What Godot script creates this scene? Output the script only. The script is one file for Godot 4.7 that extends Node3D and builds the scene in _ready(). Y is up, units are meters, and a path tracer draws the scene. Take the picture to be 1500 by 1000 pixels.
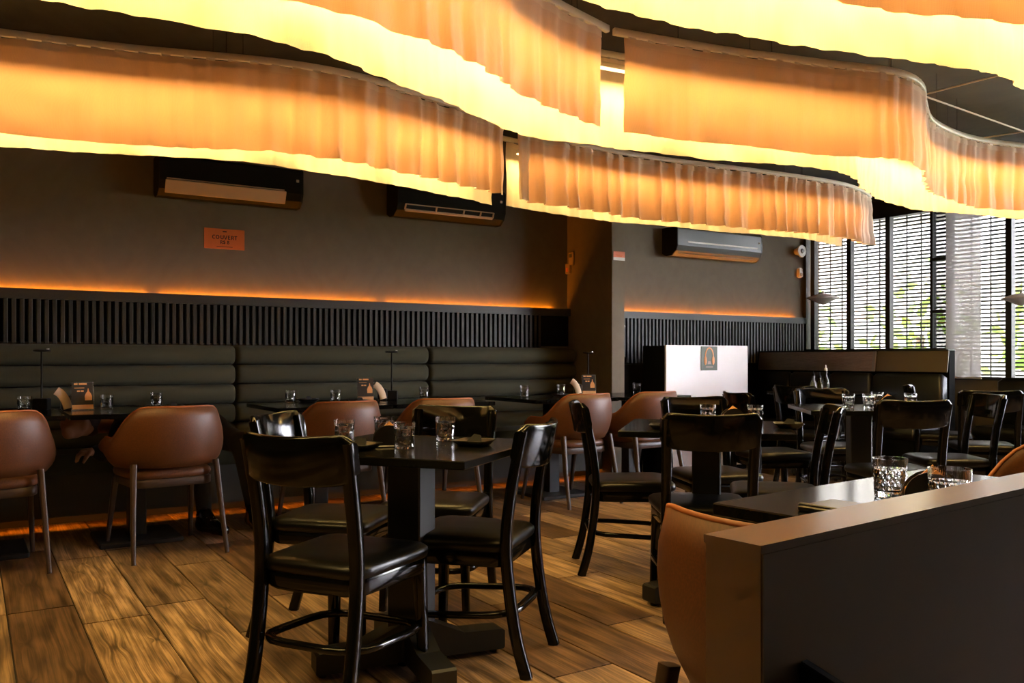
extends Node3D
# A dim restaurant: wavy glowing fabric ribbons under a dark ceiling, a banquette along the back wall, black chairs, louvred windows at the right.
# x runs right along the back wall, -z towards it; units are metres.

const TAB := 0.785
const WALL_Z := -6.75
const WIN_X := 8.43
const CEIL := 2.82
var M := {}
var used := {}
var rng := RandomNumberGenerator.new()

func _ready():
	rng.seed = 7
	camera_and_light()
	materials()
	shell()
	back_wall_fittings()
	windows()
	outside()
	ribbons()
	banquettes()
	furniture()
	people()
	tableware()

# ---------------------------------------------------------------- camera, sky, exposure
func camera_and_light():
	var cam := Camera3D.new()
	cam.name = "camera"
	add_child(cam)
	cam.position = Vector3(0, 1.1, 0)
	cam.rotation.y = -atan(795.0 / 1250.0)
	cam.projection = Camera3D.PROJECTION_FRUSTUM
	cam.near = 0.05
	cam.far = 200.0
	cam.size = 0.05 * 1000.0 / 1250.0
	cam.frustum_offset = Vector2(0, 0.05 * 24.0 / 1250.0)
	cam.current = true
	var e := Environment.new()
	e.background_mode = Environment.BG_SKY
	var sm := ProceduralSkyMaterial.new()
	sm.sky_top_color = Color(0.88, 0.9, 0.97)
	sm.sky_horizon_color = Color(0.98, 0.96, 0.98)
	sm.ground_horizon_color = Color(0.8, 0.8, 0.78)
	sm.ground_bottom_color = Color(0.5, 0.5, 0.46)
	sm.sun_angle_max = 1.0
	var sky := Sky.new()
	sky.sky_material = sm
	e.sky = sky
	e.background_energy_multiplier = 66.0
	e.tonemap_mode = Environment.TONE_MAPPER_LINEAR
	e.tonemap_exposure = 1.0
	e.sdfgi_enabled = true
	e.ssao_enabled = true
	e.ssil_enabled = true
	var we := WorldEnvironment.new()
	we.name = "environment"
	we.environment = e
	add_child(we)
	var sun := DirectionalLight3D.new()   # from over the roof, onto the garden outside
	sun.name = "sun"
	add_child(sun)
	sun.rotation = Vector3(deg_to_rad(-52), deg_to_rad(-70), 0)
	sun.light_energy = 4.0
	sun.light_color = Color(1, 0.95, 0.86)
	sun.light_angular_distance = 0.6
	sun.shadow_enabled = true

const LED_WARM := Color(1.0, 0.84, 0.50)
const LED_POWER := 2.0          # per metre of profile
const LED_ORANGE := Color(1.0, 0.56, 0.10)

# ---------------------------------------------------------------- names and tags
func nm(called: String) -> String:
	if not used.has(called):
		used[called] = 0
		return called
	used[called] += 1
	return "%s_%03d" % [called, used[called]]

func tag(o, label := "", category := "", group := "", kind := ""):
	if label: o.set_meta("label", label)
	if category: o.set_meta("category", category)
	if group: o.set_meta("group", group)
	if kind: o.set_meta("kind", kind)
	return o

func thing(called: String, label: String, category: String, at := Vector3.ZERO, az := 0.0, group := "") -> Node3D:
	var o := Node3D.new()
	o.name = nm(called)
	add_child(o)
	o.position = at
	o.rotation.y = -deg_to_rad(az)
	tag(o, label, category, group)
	return o

func obj(called: String, st: SurfaceTool, m: Material, parent: Node = null) -> MeshInstance3D:
	st.index()
	st.generate_normals()
	return meshed(called, st.commit(), m, parent)

func meshed(called: String, mesh: Mesh, m: Material, parent: Node = null) -> MeshInstance3D:
	var o := MeshInstance3D.new()
	o.mesh = mesh
	o.material_override = m
	o.cast_shadow = GeometryInstance3D.SHADOW_CASTING_SETTING_ON
	if parent:
		o.name = called
		parent.add_child(o, true)
	else:
		o.name = nm(called)
		add_child(o)
	return o

func copy(o: Node3D, at: Vector3, az: float, label: String, group := "") -> Node3D:
	var c: Node3D = o.duplicate()
	c.name = nm(String(o.name))
	add_child(c)
	c.position = at
	c.rotation.y = -deg_to_rad(az)
	c.set_meta("label", label)
	if group: c.set_meta("group", group)
	return c

# ---------------------------------------------------------------- mesh tools
func S() -> SurfaceTool:
	var st := SurfaceTool.new()
	st.begin(Mesh.PRIMITIVE_TRIANGLES)
	return st

func put(st: SurfaceTool, v: Array, tris: PackedInt32Array, flats: PackedInt32Array = PackedInt32Array(), smooth := true):
	# adds a closed shape, turned so that its faces look outwards
	var vol := 0.0
	for list in [tris, flats]:
		for i in range(0, list.size(), 3):
			vol += v[list[i]].dot(v[list[i + 1]].cross(v[list[i + 2]]))
	var order := [0, 1, 2] if vol < 0 else [0, 2, 1]
	st.set_smooth_group(0 if smooth else -1)
	for i in range(0, tris.size(), 3):
		for k in order: st.add_vertex(v[tris[i + k]])
	st.set_smooth_group(-1)
	for i in range(0, flats.size(), 3):
		for k in order: st.add_vertex(v[flats[i + k]])

func loft(st: SurfaceTool, rings: Array, caps := true, smooth := true, around := false):
	var n: int = rings[0].size()
	var v := []
	for r in rings: v.append_array(Array(r))
	var t := PackedInt32Array()
	var rows := rings.size()
	for i in (rows if around else rows - 1):
		var a := i * n
		var b := ((i + 1) % rows) * n
		for k in n:
			var k2 := (k + 1) % n
			t.append_array([a + k, b + k, b + k2, a + k, b + k2, a + k2])
	var f := PackedInt32Array()
	if caps and not around:
		for e in [0, rows - 1]:
			var c := Vector3.ZERO
			for p in rings[e]: c += p
			v.append(c / n)
			var ci := v.size() - 1
			for k in n:
				var k2 := (k + 1) % n
				if e == 0: f.append_array([ci, e * n + k, e * n + k2])
				else: f.append_array([ci, e * n + k2, e * n + k])
	put(st, v, t, f, smooth)

func ring(c: Vector3, ax: Vector3, ay: Vector3, w: float, h: float, r: float, n := 2) -> PackedVector3Array:
	var out := PackedVector3Array()
	r = minf(r, minf(w, h) * 0.499)
	for q in 4:
		var sx: float = [1, -1, -1, 1][q]
		var sy: float = [1, 1, -1, -1][q]
		for k in n + 1:
			var an := (q + float(k) / n) * PI / 2
			out.append(c + ax * (sx * (w / 2 - r) + r * cos(an)) + ay * (sy * (h / 2 - r) + r * sin(an)))
	return out

func circle(c: Vector3, ax: Vector3, ay: Vector3, r: float, n := 12) -> PackedVector3Array:
	var out := PackedVector3Array()
	for k in n:
		var an := TAU * k / n
		out.append(c + ax * r * cos(an) + ay * r * sin(an))
	return out

func box(st: SurfaceTool, c: Vector3, s: Vector3, bev := 0.004, b := Basis.IDENTITY, r := -1.0):
	# stands along its y axis; r rounds the upright edges
	if r < 0: r = bev
	bev = minf(bev, minf(s.x, minf(s.y, s.z)) * 0.45)
	var rings := []
	for row in [[-s.y / 2, bev], [-s.y / 2 + bev, 0.0], [s.y / 2 - bev, 0.0], [s.y / 2, bev]]:
		rings.append(ring(c + b.y * row[0], b.x, b.z, s.x - 2 * row[1], s.z - 2 * row[1], maxf(r - row[1] * 0.5, 0.0005), 1 if r <= 0.012 else 4))
	loft(st, rings, true, r > 0.012)

func slab(st: SurfaceTool, a: Vector3, b: Vector3):
	var v := []
	for x in [a.x, b.x]:
		for y in [a.y, b.y]:
			for z in [a.z, b.z]: v.append(Vector3(x, y, z))
	put(st, v, PackedInt32Array(), PackedInt32Array([0, 1, 3, 0, 3, 2, 4, 6, 7, 4, 7, 5, 0, 4, 5, 0, 5, 1, 2, 3, 7, 2, 7, 6, 0, 2, 6, 0, 6, 4, 1, 5, 7, 1, 7, 3]))

func sweep(st: SurfaceTool, pts: Array, w, h, r := 0.008, side := Vector3.ZERO, closed := false, n := 2):
	# a rounded bar along pts; w runs along «side» (made square to the path), h across it
	var rings := []
	var cnt := pts.size()
	for i in cnt:
		var d: Vector3
		if closed: d = pts[(i + 1) % cnt] - pts[(i - 1 + cnt) % cnt]
		else: d = pts[mini(i + 1, cnt - 1)] - pts[maxi(i - 1, 0)]
		d = d.normalized()
		var sd := side
		if sd == Vector3.ZERO: sd = Vector3.RIGHT if absf(d.x) < 0.8 else Vector3.BACK
		var ay := d.cross(sd).normalized()
		var ax := ay.cross(d).normalized()
		var f := float(i) / maxi(cnt - 1, 1)
		var ww: float = w if w is float else lerpf(w[0], w[1], f)
		var hh: float = h if h is float else lerpf(h[0], h[1], f)
		rings.append(ring(pts[i], ax, ay, ww, hh, r, n))
	loft(st, rings, not closed, true, closed)

func rod(st: SurfaceTool, a: Vector3, b: Vector3, r1: float, r2 := -1.0, n := 8):
	if r2 < 0: r2 = r1
	var d := (b - a).normalized()
	var ax := d.cross(Vector3.UP if absf(d.y) < 0.9 else Vector3.RIGHT).normalized()
	var ay := d.cross(ax)
	loft(st, [circle(a, ax, ay, r1, n), circle(b, ax, ay, r2, n)])

func lathe(st: SurfaceTool, prof: Array, n := 24, c := Vector3.ZERO):
	var rings := []
	for p in prof: rings.append(circle(c + Vector3(0, p.y, 0), Vector3.RIGHT, Vector3.BACK, maxf(p.x, 0.0004), n))
	loft(st, rings)

func spline(p: Array, per := 6) -> Array:
	var out := []
	for i in p.size() - 1:
		var a = p[maxi(i - 1, 0)]
		var d = p[mini(i + 2, p.size() - 1)]
		for k in per: out.append(p[i].cubic_interpolate(p[i + 1], a, d, float(k) / per))
	out.append(p[-1])
	return out

func extrude(st: SurfaceTool, poly: Array, depth: float, at: Transform3D = Transform3D.IDENTITY):
	var idx := Geometry2D.triangulate_polygon(PackedVector2Array(poly))
	var n := poly.size()
	var v := []
	for z in [0.0, depth]:
		for p in poly: v.append(at * Vector3(p.x, p.y, z))
	var f := PackedInt32Array()
	for i in range(0, idx.size(), 3):
		f.append_array([idx[i], idx[i + 1], idx[i + 2], n + idx[i], n + idx[i + 2], n + idx[i + 1]])
	var area := 0.0
	for i in n: area += poly[i].cross(poly[(i + 1) % n])
	if idx.size() >= 3:
		var t0: Vector2 = poly[idx[1]] - poly[idx[0]]
		if (t0.cross(poly[idx[2]] - poly[idx[0]]) > 0) != (area > 0): area = -area
	for i in n:
		var j := (i + 1) % n
		var q := [i, n + i, n + j, i, n + j, j]
		var okay: bool = Geometry2D.is_polygon_clockwise(PackedVector2Array(poly)) == (Vector2(poly[idx[1]] - poly[idx[0]]).cross(poly[idx[2]] - poly[idx[0]]) < 0)
		if not okay: q = [i, n + j, n + i, i, j, n + j]
		f.append_array(q)
	put(st, v, PackedInt32Array(), f)

# ---------------------------------------------------------------- materials
func mat(name_: String, c: Color, rough := 0.6, metal := 0.0, spec := 0.5) -> StandardMaterial3D:
	var m := StandardMaterial3D.new()
	m.resource_name = name_
	m.albedo_color = c
	m.roughness = rough
	m.metallic = metal
	m.metallic_specular = spec
	M[name_] = m
	return m

func noise(seed_: int, freq: float, oct := 4) -> FastNoiseLite:
	var n := FastNoiseLite.new()
	n.seed = seed_
	n.frequency = freq
	n.noise_type = FastNoiseLite.TYPE_SIMPLEX_SMOOTH
	n.fractal_octaves = oct
	return n

func grain_tex(size: int, freq: float, lo: float, hi: float, sx := 1.0, sy := 1.0, seed_ := 3) -> ImageTexture:
	# tileable mottling, grey
	var im := Image.create(size, size, false, Image.FORMAT_RGB8)
	var n := noise(seed_, 1.0, 5)
	var k := freq
	for y in size:
		for x in size:
			var a := TAU * x / size
			var b := TAU * y / size
			var t := 0.5 + 0.5 * n.get_noise_3d(k * sx * cos(a) + 11.0 + 0.7 * k * sy * sin(b), k * sx * sin(a) + 5.0, k * sy * cos(b) + 0.3)
			var g := clampf(lerpf(lo, hi, t), 0, 1)
			im.set_pixel(x, y, Color(g, g, g))
	im.generate_mipmaps()
	return ImageTexture.create_from_image(im)

func weave_tex() -> ImageTexture:
	var im := Image.create(64, 64, false, Image.FORMAT_RGB8)
	for y in 64:
		for x in 64:
			var over := ((x / 4) + (y / 4)) % 2 == 0
			var t := sin(PI * (x % 4 + 0.5) / 4.0) if over else sin(PI * (y % 4 + 0.5) / 4.0)
			var g := 0.8 + 0.2 * t
			im.set_pixel(x, y, Color(g, g, g))
	return ImageTexture.create_from_image(im)

func wood_tex(seed_: int) -> ImageTexture:
	var w := 192
	var h := 768
	var im := Image.create(w, h, false, Image.FORMAT_RGB8)
	var n1 := noise(seed_, 0.02, 3)
	var n2 := noise(seed_ + 1, 0.05, 4)
	var n3 := noise(seed_ + 2, 0.012, 3)
	var r := RandomNumberGenerator.new()
	r.seed = seed_
	var knots := []
	for i in 3: knots.append(Vector3(r.randf_range(20, w - 20), r.randf_range(40, h - 40), r.randf_range(5, 11)))
	for y in h:
		for x in w:
			var bend := 0.0
			var dark := 0.0
			for k in knots:
				var dx: float = (x - k.x) / k.z
				var dy: float = (y - k.y) / (k.z * 2.6)
				var q: float = dx * dx + dy * dy
				bend += 14.0 * dx * exp(-q * 0.25)
				dark += 0.55 * exp(-q * 1.6)
			var px := x + bend + 5.0 * n3.get_noise_2d(x * 0.4, y * 0.2)
			var lines := n1.get_noise_2d(px * 4.5, y * 0.07)
			var fine := n2.get_noise_2d(px * 6.0, y * 0.09)
			var patch := n3.get_noise_2d(x * 1.5 + 300, y * 0.28)
			var t := 0.54 + 0.5 * lines + 0.36 * fine + 0.6 * patch - dark
			t = clampf(t, 0.0, 1.0)
			var c := Color(0.27, 0.205, 0.145).lerp(Color(0.73, 0.615, 0.49), t)
			im.set_pixel(x, y, c)
	im.generate_mipmaps()
	return ImageTexture.create_from_image(im)

func tri(m: StandardMaterial3D, tex: Texture2D, scale: float, world := true):
	m.albedo_texture = tex
	m.uv1_triplanar = true
	m.uv1_world_triplanar = world
	m.uv1_scale = Vector3.ONE * scale

func bump(m: StandardMaterial3D, tex: Texture2D, cm: float):
	m.heightmap_enabled = true
	m.heightmap_texture = tex
	m.heightmap_scale = cm

func materials():
	var mott := grain_tex(256, 2.2, 0.72, 1.0)
	var even := grain_tex(256, 2.2, 0.9, 1.0)
	var fine := grain_tex(256, 9.0, 0.55, 1.0, 1.0, 1.0, 8)
	var brushed := grain_tex(256, 6.0, 0.7, 1.0, 0.25, 6.0, 21)
	var weave := weave_tex()
	var m := mat("wall_paint", Color(0.44, 0.40, 0.335), 0.85)
	tri(m, even, 0.6); bump(m, fine, 0.05)
	m = mat("ceiling_paint", Color(0.23, 0.225, 0.20), 0.9); tri(m, mott, 0.5)
	m = mat("slat_paint", Color(0.17, 0.18, 0.165), 0.5); tri(m, fine, 3.0)
	mat("panel_black", Color(0.055, 0.056, 0.048), 0.75, 0.0, 0.15)
	m = mat("bench_cloth", Color(0.23, 0.23, 0.15), 0.95); tri(m, weave, 9.0); bump(m, weave, 0.08)
	m.rim_enabled = true; m.rim = 0.25; m.rim_tint = 0.6
	mat("plinth", Color(0.20, 0.19, 0.155), 0.7)
	mat("grout", Color(0.13, 0.10, 0.075), 0.9)
	mat("lacquer", Color(0.025, 0.025, 0.023), 0.12, 0.0, 0.36)
	m = mat("black_leather", Color(0.025, 0.025, 0.023), 0.3, 0.0, 0.34); bump(m, fine, 0.03); m.uv1_triplanar = true; m.uv1_scale = Vector3.ONE * 6
	m = mat("brown_leather", Color(0.43, 0.245, 0.115), 0.5); tri(m, fine, 3.0, false); bump(m, fine, 0.04)
	m = mat("piping", Color(0.52, 0.28, 0.12), 0.5)
	m = mat("walnut", Color(0.24, 0.17, 0.125), 0.45); tri(m, brushed, 1.5, false)
	m = mat("table_black", Color(0.07, 0.068, 0.062), 0.14, 0.0, 0.25); tri(m, mott, 2.0)
	mat("iron", Color(0.035, 0.035, 0.033), 0.5)
	m = mat("fabric_front", Color(0.93, 0.86, 0.79), 0.95); tri(m, weave, 22.0)
	m.backlight_enabled = true; m.backlight = Color(0.79, 0.635, 0.54)
	m = mat("fabric_rear", Color(0.93, 0.87, 0.79), 0.95); tri(m, weave, 22.0)
	m.backlight_enabled = true; m.backlight = Color(0.70, 0.6, 0.6)
	m = mat("fabric_tape", Color(0.88, 0.8, 0.72), 0.95)
	m.backlight_enabled = true; m.backlight = Color(0.4, 0.33, 0.24)
	mat("track_white", Color(0.82, 0.78, 0.72), 0.45)
	mat("aluminium", Color(0.7, 0.7, 0.69), 0.35, 1.0)
	m = mat("steel_band", Color(0.86, 0.79, 0.73), 0.42, 1.0); tri(m, brushed, 1.0)
	bump(m, brushed, 0.02)
	mat("booth_leather", Color(0.06, 0.062, 0.06), 0.34)
	mat("partition_laminate", Color(0.71, 0.61, 0.5), 0.24, 0.0, 0.5)
	m = mat("booth_band_brown", Color(0.36, 0.315, 0.245), 0.4)
	mat("board_white", Color(0.88, 0.85, 0.83), 0.4)
	m = mat("shade_white", Color(0.9, 0.89, 0.88), 0.5); m.backlight_enabled = true; m.backlight = Color(0.8, 0.8, 0.8)
	mat("wall_dark", Color(0.2, 0.18, 0.15), 0.85)  # unseen walls, coloured darker than wall_paint to cut bounced fill light
	mat("white_plastic", Color(0.86, 0.84, 0.81), 0.4)
	mat("beige_plastic", Color(0.62, 0.53, 0.38), 0.5)
	mat("black_plastic", Color(0.05, 0.052, 0.05), 0.5, 0.0, 0.25)
	mat("grey_plastic", Color(0.30, 0.32, 0.31), 0.3)
	mat("vane_plastic", Color(0.72, 0.64, 0.53), 0.45)
	mat("dark_gap", Color(0.03, 0.03, 0.03), 0.8)
	mat("orange_print", Color(0.83, 0.41, 0.15), 0.6)
	mat("salmon_print", Color(0.88, 0.5, 0.38), 0.6)
	mat("brown_ink", Color(0.22, 0.10, 0.05), 0.7)
	mat("card_black", Color(0.07, 0.07, 0.06), 0.5)
	mat("card_ink", Color(0.9, 0.66, 0.42), 0.6)
	mat("napkin", Color(0.86, 0.66, 0.45), 0.85)
	mat("napkin_pale", Color(0.93, 0.83, 0.7), 0.85)
	mat("ceramic_black", Color(0.05, 0.05, 0.05), 0.28)
	mat("logo_green", Color(0.36, 0.39, 0.34), 0.6)
	mat("logo_orange", Color(0.85, 0.58, 0.36), 0.6)
	mat("logo_pale", Color(0.62, 0.55, 0.5), 0.6)
	mat("frame_dark", Color(0.09, 0.1, 0.09), 0.45)
	mat("louvre", Color(0.17, 0.18, 0.17), 0.5)
	m = mat("pane", Color(1, 1, 1, 0.05), 0.02); m.transparency = BaseMaterial3D.TRANSPARENCY_ALPHA
	m = mat("pane_tint", Color(0.12, 0.15, 0.12, 0.62), 0.04); m.transparency = BaseMaterial3D.TRANSPARENCY_ALPHA
	m = mat("screen_sheer", Color(0.85, 0.83, 0.84, 0.72), 0.9); m.transparency = BaseMaterial3D.TRANSPARENCY_ALPHA
	m.backlight_enabled = true; m.backlight = Color(0.8, 0.79, 0.8)
	m = mat("acrylic", Color(1, 1, 1, 0.12), 0.03); m.transparency = BaseMaterial3D.TRANSPARENCY_ALPHA
	m = mat("glass", Color(1, 1, 1, 0.0), 0.02); m.refraction_enabled = true; m.refraction_scale = 0.05
	m = mat("oil_glass", Color(0.75, 0.7, 0.35, 0.05), 0.03); m.refraction_enabled = true; m.refraction_scale = 0.05
	m = mat("led_diffuser", Color(1, 0.97, 0.9), 0.6)
	m.emission_enabled = true; m.emission = Color(1, 0.88, 0.68); m.emission_energy_multiplier = 2.6
	m = mat("led_orange", Color(1, 0.6, 0.2), 0.6)
	m.emission_enabled = true; m.emission = Color(1, 0.52, 0.1); m.emission_energy_multiplier = 1.6
	mat("skin", Color(0.62, 0.42, 0.3), 0.6)
	mat("hair", Color(0.2, 0.12, 0.07), 0.6)
	mat("dark_cloth", Color(0.06, 0.06, 0.065), 0.9)
	mat("shoe_black", Color(0.03, 0.03, 0.03), 0.18)
	m = mat("paving", Color(0.8, 0.79, 0.76), 0.9); tri(m, mott, 0.4)
	m = mat("lawn", Color(0.45, 0.55, 0.26), 0.95); tri(m, fine, 0.8)
	m = mat("leaf", Color(0.36, 0.45, 0.24), 0.7); m.backlight_enabled = true; m.backlight = Color(0.5, 0.62, 0.2)
	m = mat("added_wall_pale", Color(0.9, 0.88, 0.85), 0.9); tri(m, mott, 0.4)
	mat("bark", Color(0.35, 0.28, 0.22), 0.9)
	mat("sole_dark", Color(0.02, 0.02, 0.02), 0.7)
	for i in 3:
		var wt := wood_tex(40 + i * 9)
		for j in 3:
			m = mat("wood_%d_%d" % [i, j], [Color(1, 0.97, 0.92), Color(0.8, 0.77, 0.72), Color(0.62, 0.56, 0.5)][j], 0.42)
			m.albedo_texture = wt
			bump(m, wt, 0.02)

# ---------------------------------------------------------------- room shell
func struct_box(called: String, a: Vector3, b: Vector3, m: Material) -> MeshInstance3D:
	var st := S()
	slab(st, a, b)
	var o := obj(called, st, m)
	o.set_meta("kind", "structure")
	return o

func shell():
	var X0 := -2.6
	var Z1 := 2.2
	struct_box("wall_back", Vector3(X0 - 0.2, -0.3, WALL_Z - 0.2), Vector3(WIN_X + 0.3, CEIL + 0.2, WALL_Z), M.wall_paint)
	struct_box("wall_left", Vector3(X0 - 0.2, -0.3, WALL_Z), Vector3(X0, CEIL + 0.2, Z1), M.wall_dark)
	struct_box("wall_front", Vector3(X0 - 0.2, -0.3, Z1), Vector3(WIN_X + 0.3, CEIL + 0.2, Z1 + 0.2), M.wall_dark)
	struct_box("ceiling", Vector3(X0 - 0.2, CEIL, WALL_Z - 0.2), Vector3(WIN_X + 0.9, CEIL + 0.25, Z1 + 0.2), M.ceiling_paint)
	# the window wall: low wall, header and piers round the openings
	struct_box("wall_right", Vector3(WIN_X, -0.3, WALL_Z), Vector3(WIN_X + 0.3, 1.19, -4.98), M.wall_paint)
	struct_box("wall_right_low", Vector3(WIN_X, -0.3, -4.98), Vector3(WIN_X + 0.3, 0.9, -2.8), M.wall_paint)
	struct_box("wall_right_base", Vector3(WIN_X, -0.3, -2.8), Vector3(WIN_X + 0.3, 0.1, Z1), M.wall_paint)
	struct_box("trim_1", Vector3(WIN_X, 2.66, WALL_Z), Vector3(WIN_X + 0.3, CEIL, Z1), M.ceiling_paint)
	struct_box("wall_right_end", Vector3(WIN_X, 0.1, -0.6), Vector3(WIN_X + 0.3, 2.66, Z1), M.wall_paint)
	# wing wall that ends the banquette
	var st := S()
	box(st, Vector3(5.005, CEIL / 2, -6.405), Vector3(0.15, CEIL, 0.69), 0.004)
	var o := obj("wall_wing", st, M.wall_paint)
	o.set_meta("kind", "structure")
	# floor of wood-look planks that run towards the back wall
	var fl := struct_box("floor", Vector3(X0, -0.3, WALL_Z), Vector3(WIN_X, -0.006, Z1), M.grout)
	var W := 0.26
	var metas := []
	for L in [1.3, 0.86, 0.43]:
		for flip in 2:
			metas.append(plank_mesh(W - 0.004, L - 0.004, flip))
	var col := 0
	var x := 0.136 - W * 8
	var count := 0
	while x < WIN_X - 0.02:
		var z: float = -4.25 + [0.0, 0.33, 0.78, 0.2, 1.0, 0.55][absi(col * 5 + 1) % 6] - 1.3 * 3
		if absf(x - 0.136) < 0.01: z = -4.25 - 1.3 * 3
		if absf(x - 0.396) < 0.01: z = -3.925 - 1.3 * 3
		while z < 0.4:
			var vis := z + 1.3 > WALL_Z and x + W > -1.4 and not (x > 3.5 and z > -1.6) and not (x < 1.2 and z > -1.2) and not (x > 2.3 and z > -0.9)
			var a := maxf(z, WALL_Z)
			var b := z + 1.3
			if vis and b - a > 0.05:
				var o2 := MeshInstance3D.new()
				o2.name = "plank"
				var mm: ArrayMesh = metas[rng.randi() % 2]
				o2.mesh = mm
				o2.position = Vector3(x + W / 2, 0, (a + b) / 2)
				o2.scale = Vector3(minf(1.0, (WIN_X - x) / W), 1, (b - a - 0.004) / 1.296)
				o2.material_override = M["wood_%d_%d" % [rng.randi() % 3, [0, 0, 1, 1, 2][rng.randi() % 5]]]
				fl.add_child(o2, true)
				count += 1
			z += 1.3
		x += W
		col += 1
	print("planks ", count)

func plank_mesh(w: float, l: float, flip: int) -> ArrayMesh:
	var st := S()
	var b := 0.002
	var top := [Vector3(-w / 2 + b, 0, -l / 2 + b), Vector3(w / 2 - b, 0, -l / 2 + b), Vector3(w / 2 - b, 0, l / 2 - b), Vector3(-w / 2 + b, 0, l / 2 - b)]
	var low := [Vector3(-w / 2, -0.008, -l / 2), Vector3(w / 2, -0.008, -l / 2), Vector3(w / 2, -0.008, l / 2), Vector3(-w / 2, -0.008, l / 2)]
	var quads := [[top[0], top[1], top[2], top[3]]]
	for i in 4: quads.append([low[i], low[(i + 1) % 4], top[(i + 1) % 4], top[i]])
	st.set_smooth_group(-1)
	for q in quads:
		for k in [0, 1, 2, 0, 2, 3]:
			var p: Vector3 = q[k]
			var uv := Vector2(0.5 + p.x / w * 0.98, 0.5 + p.z / l * 0.98)
			if flip: uv = Vector2.ONE - uv
			st.set_uv(uv)
			st.add_vertex(p)
	st.generate_normals()
	return st.commit()

func area_light(parent: Node, at: Vector3, size: Vector2, b: Basis, c: Color, energy: float, called := "glow_light"):
	var l := AreaLight3D.new()
	l.name = called
	parent.add_child(l, true)
	l.area_size = size
	l.transform = Transform3D(b, at)
	l.light_color = c
	l.light_energy = energy
	l.area_range = 12.0
	l.area_attenuation = 2.0
	l.shadow_enabled = true

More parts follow.
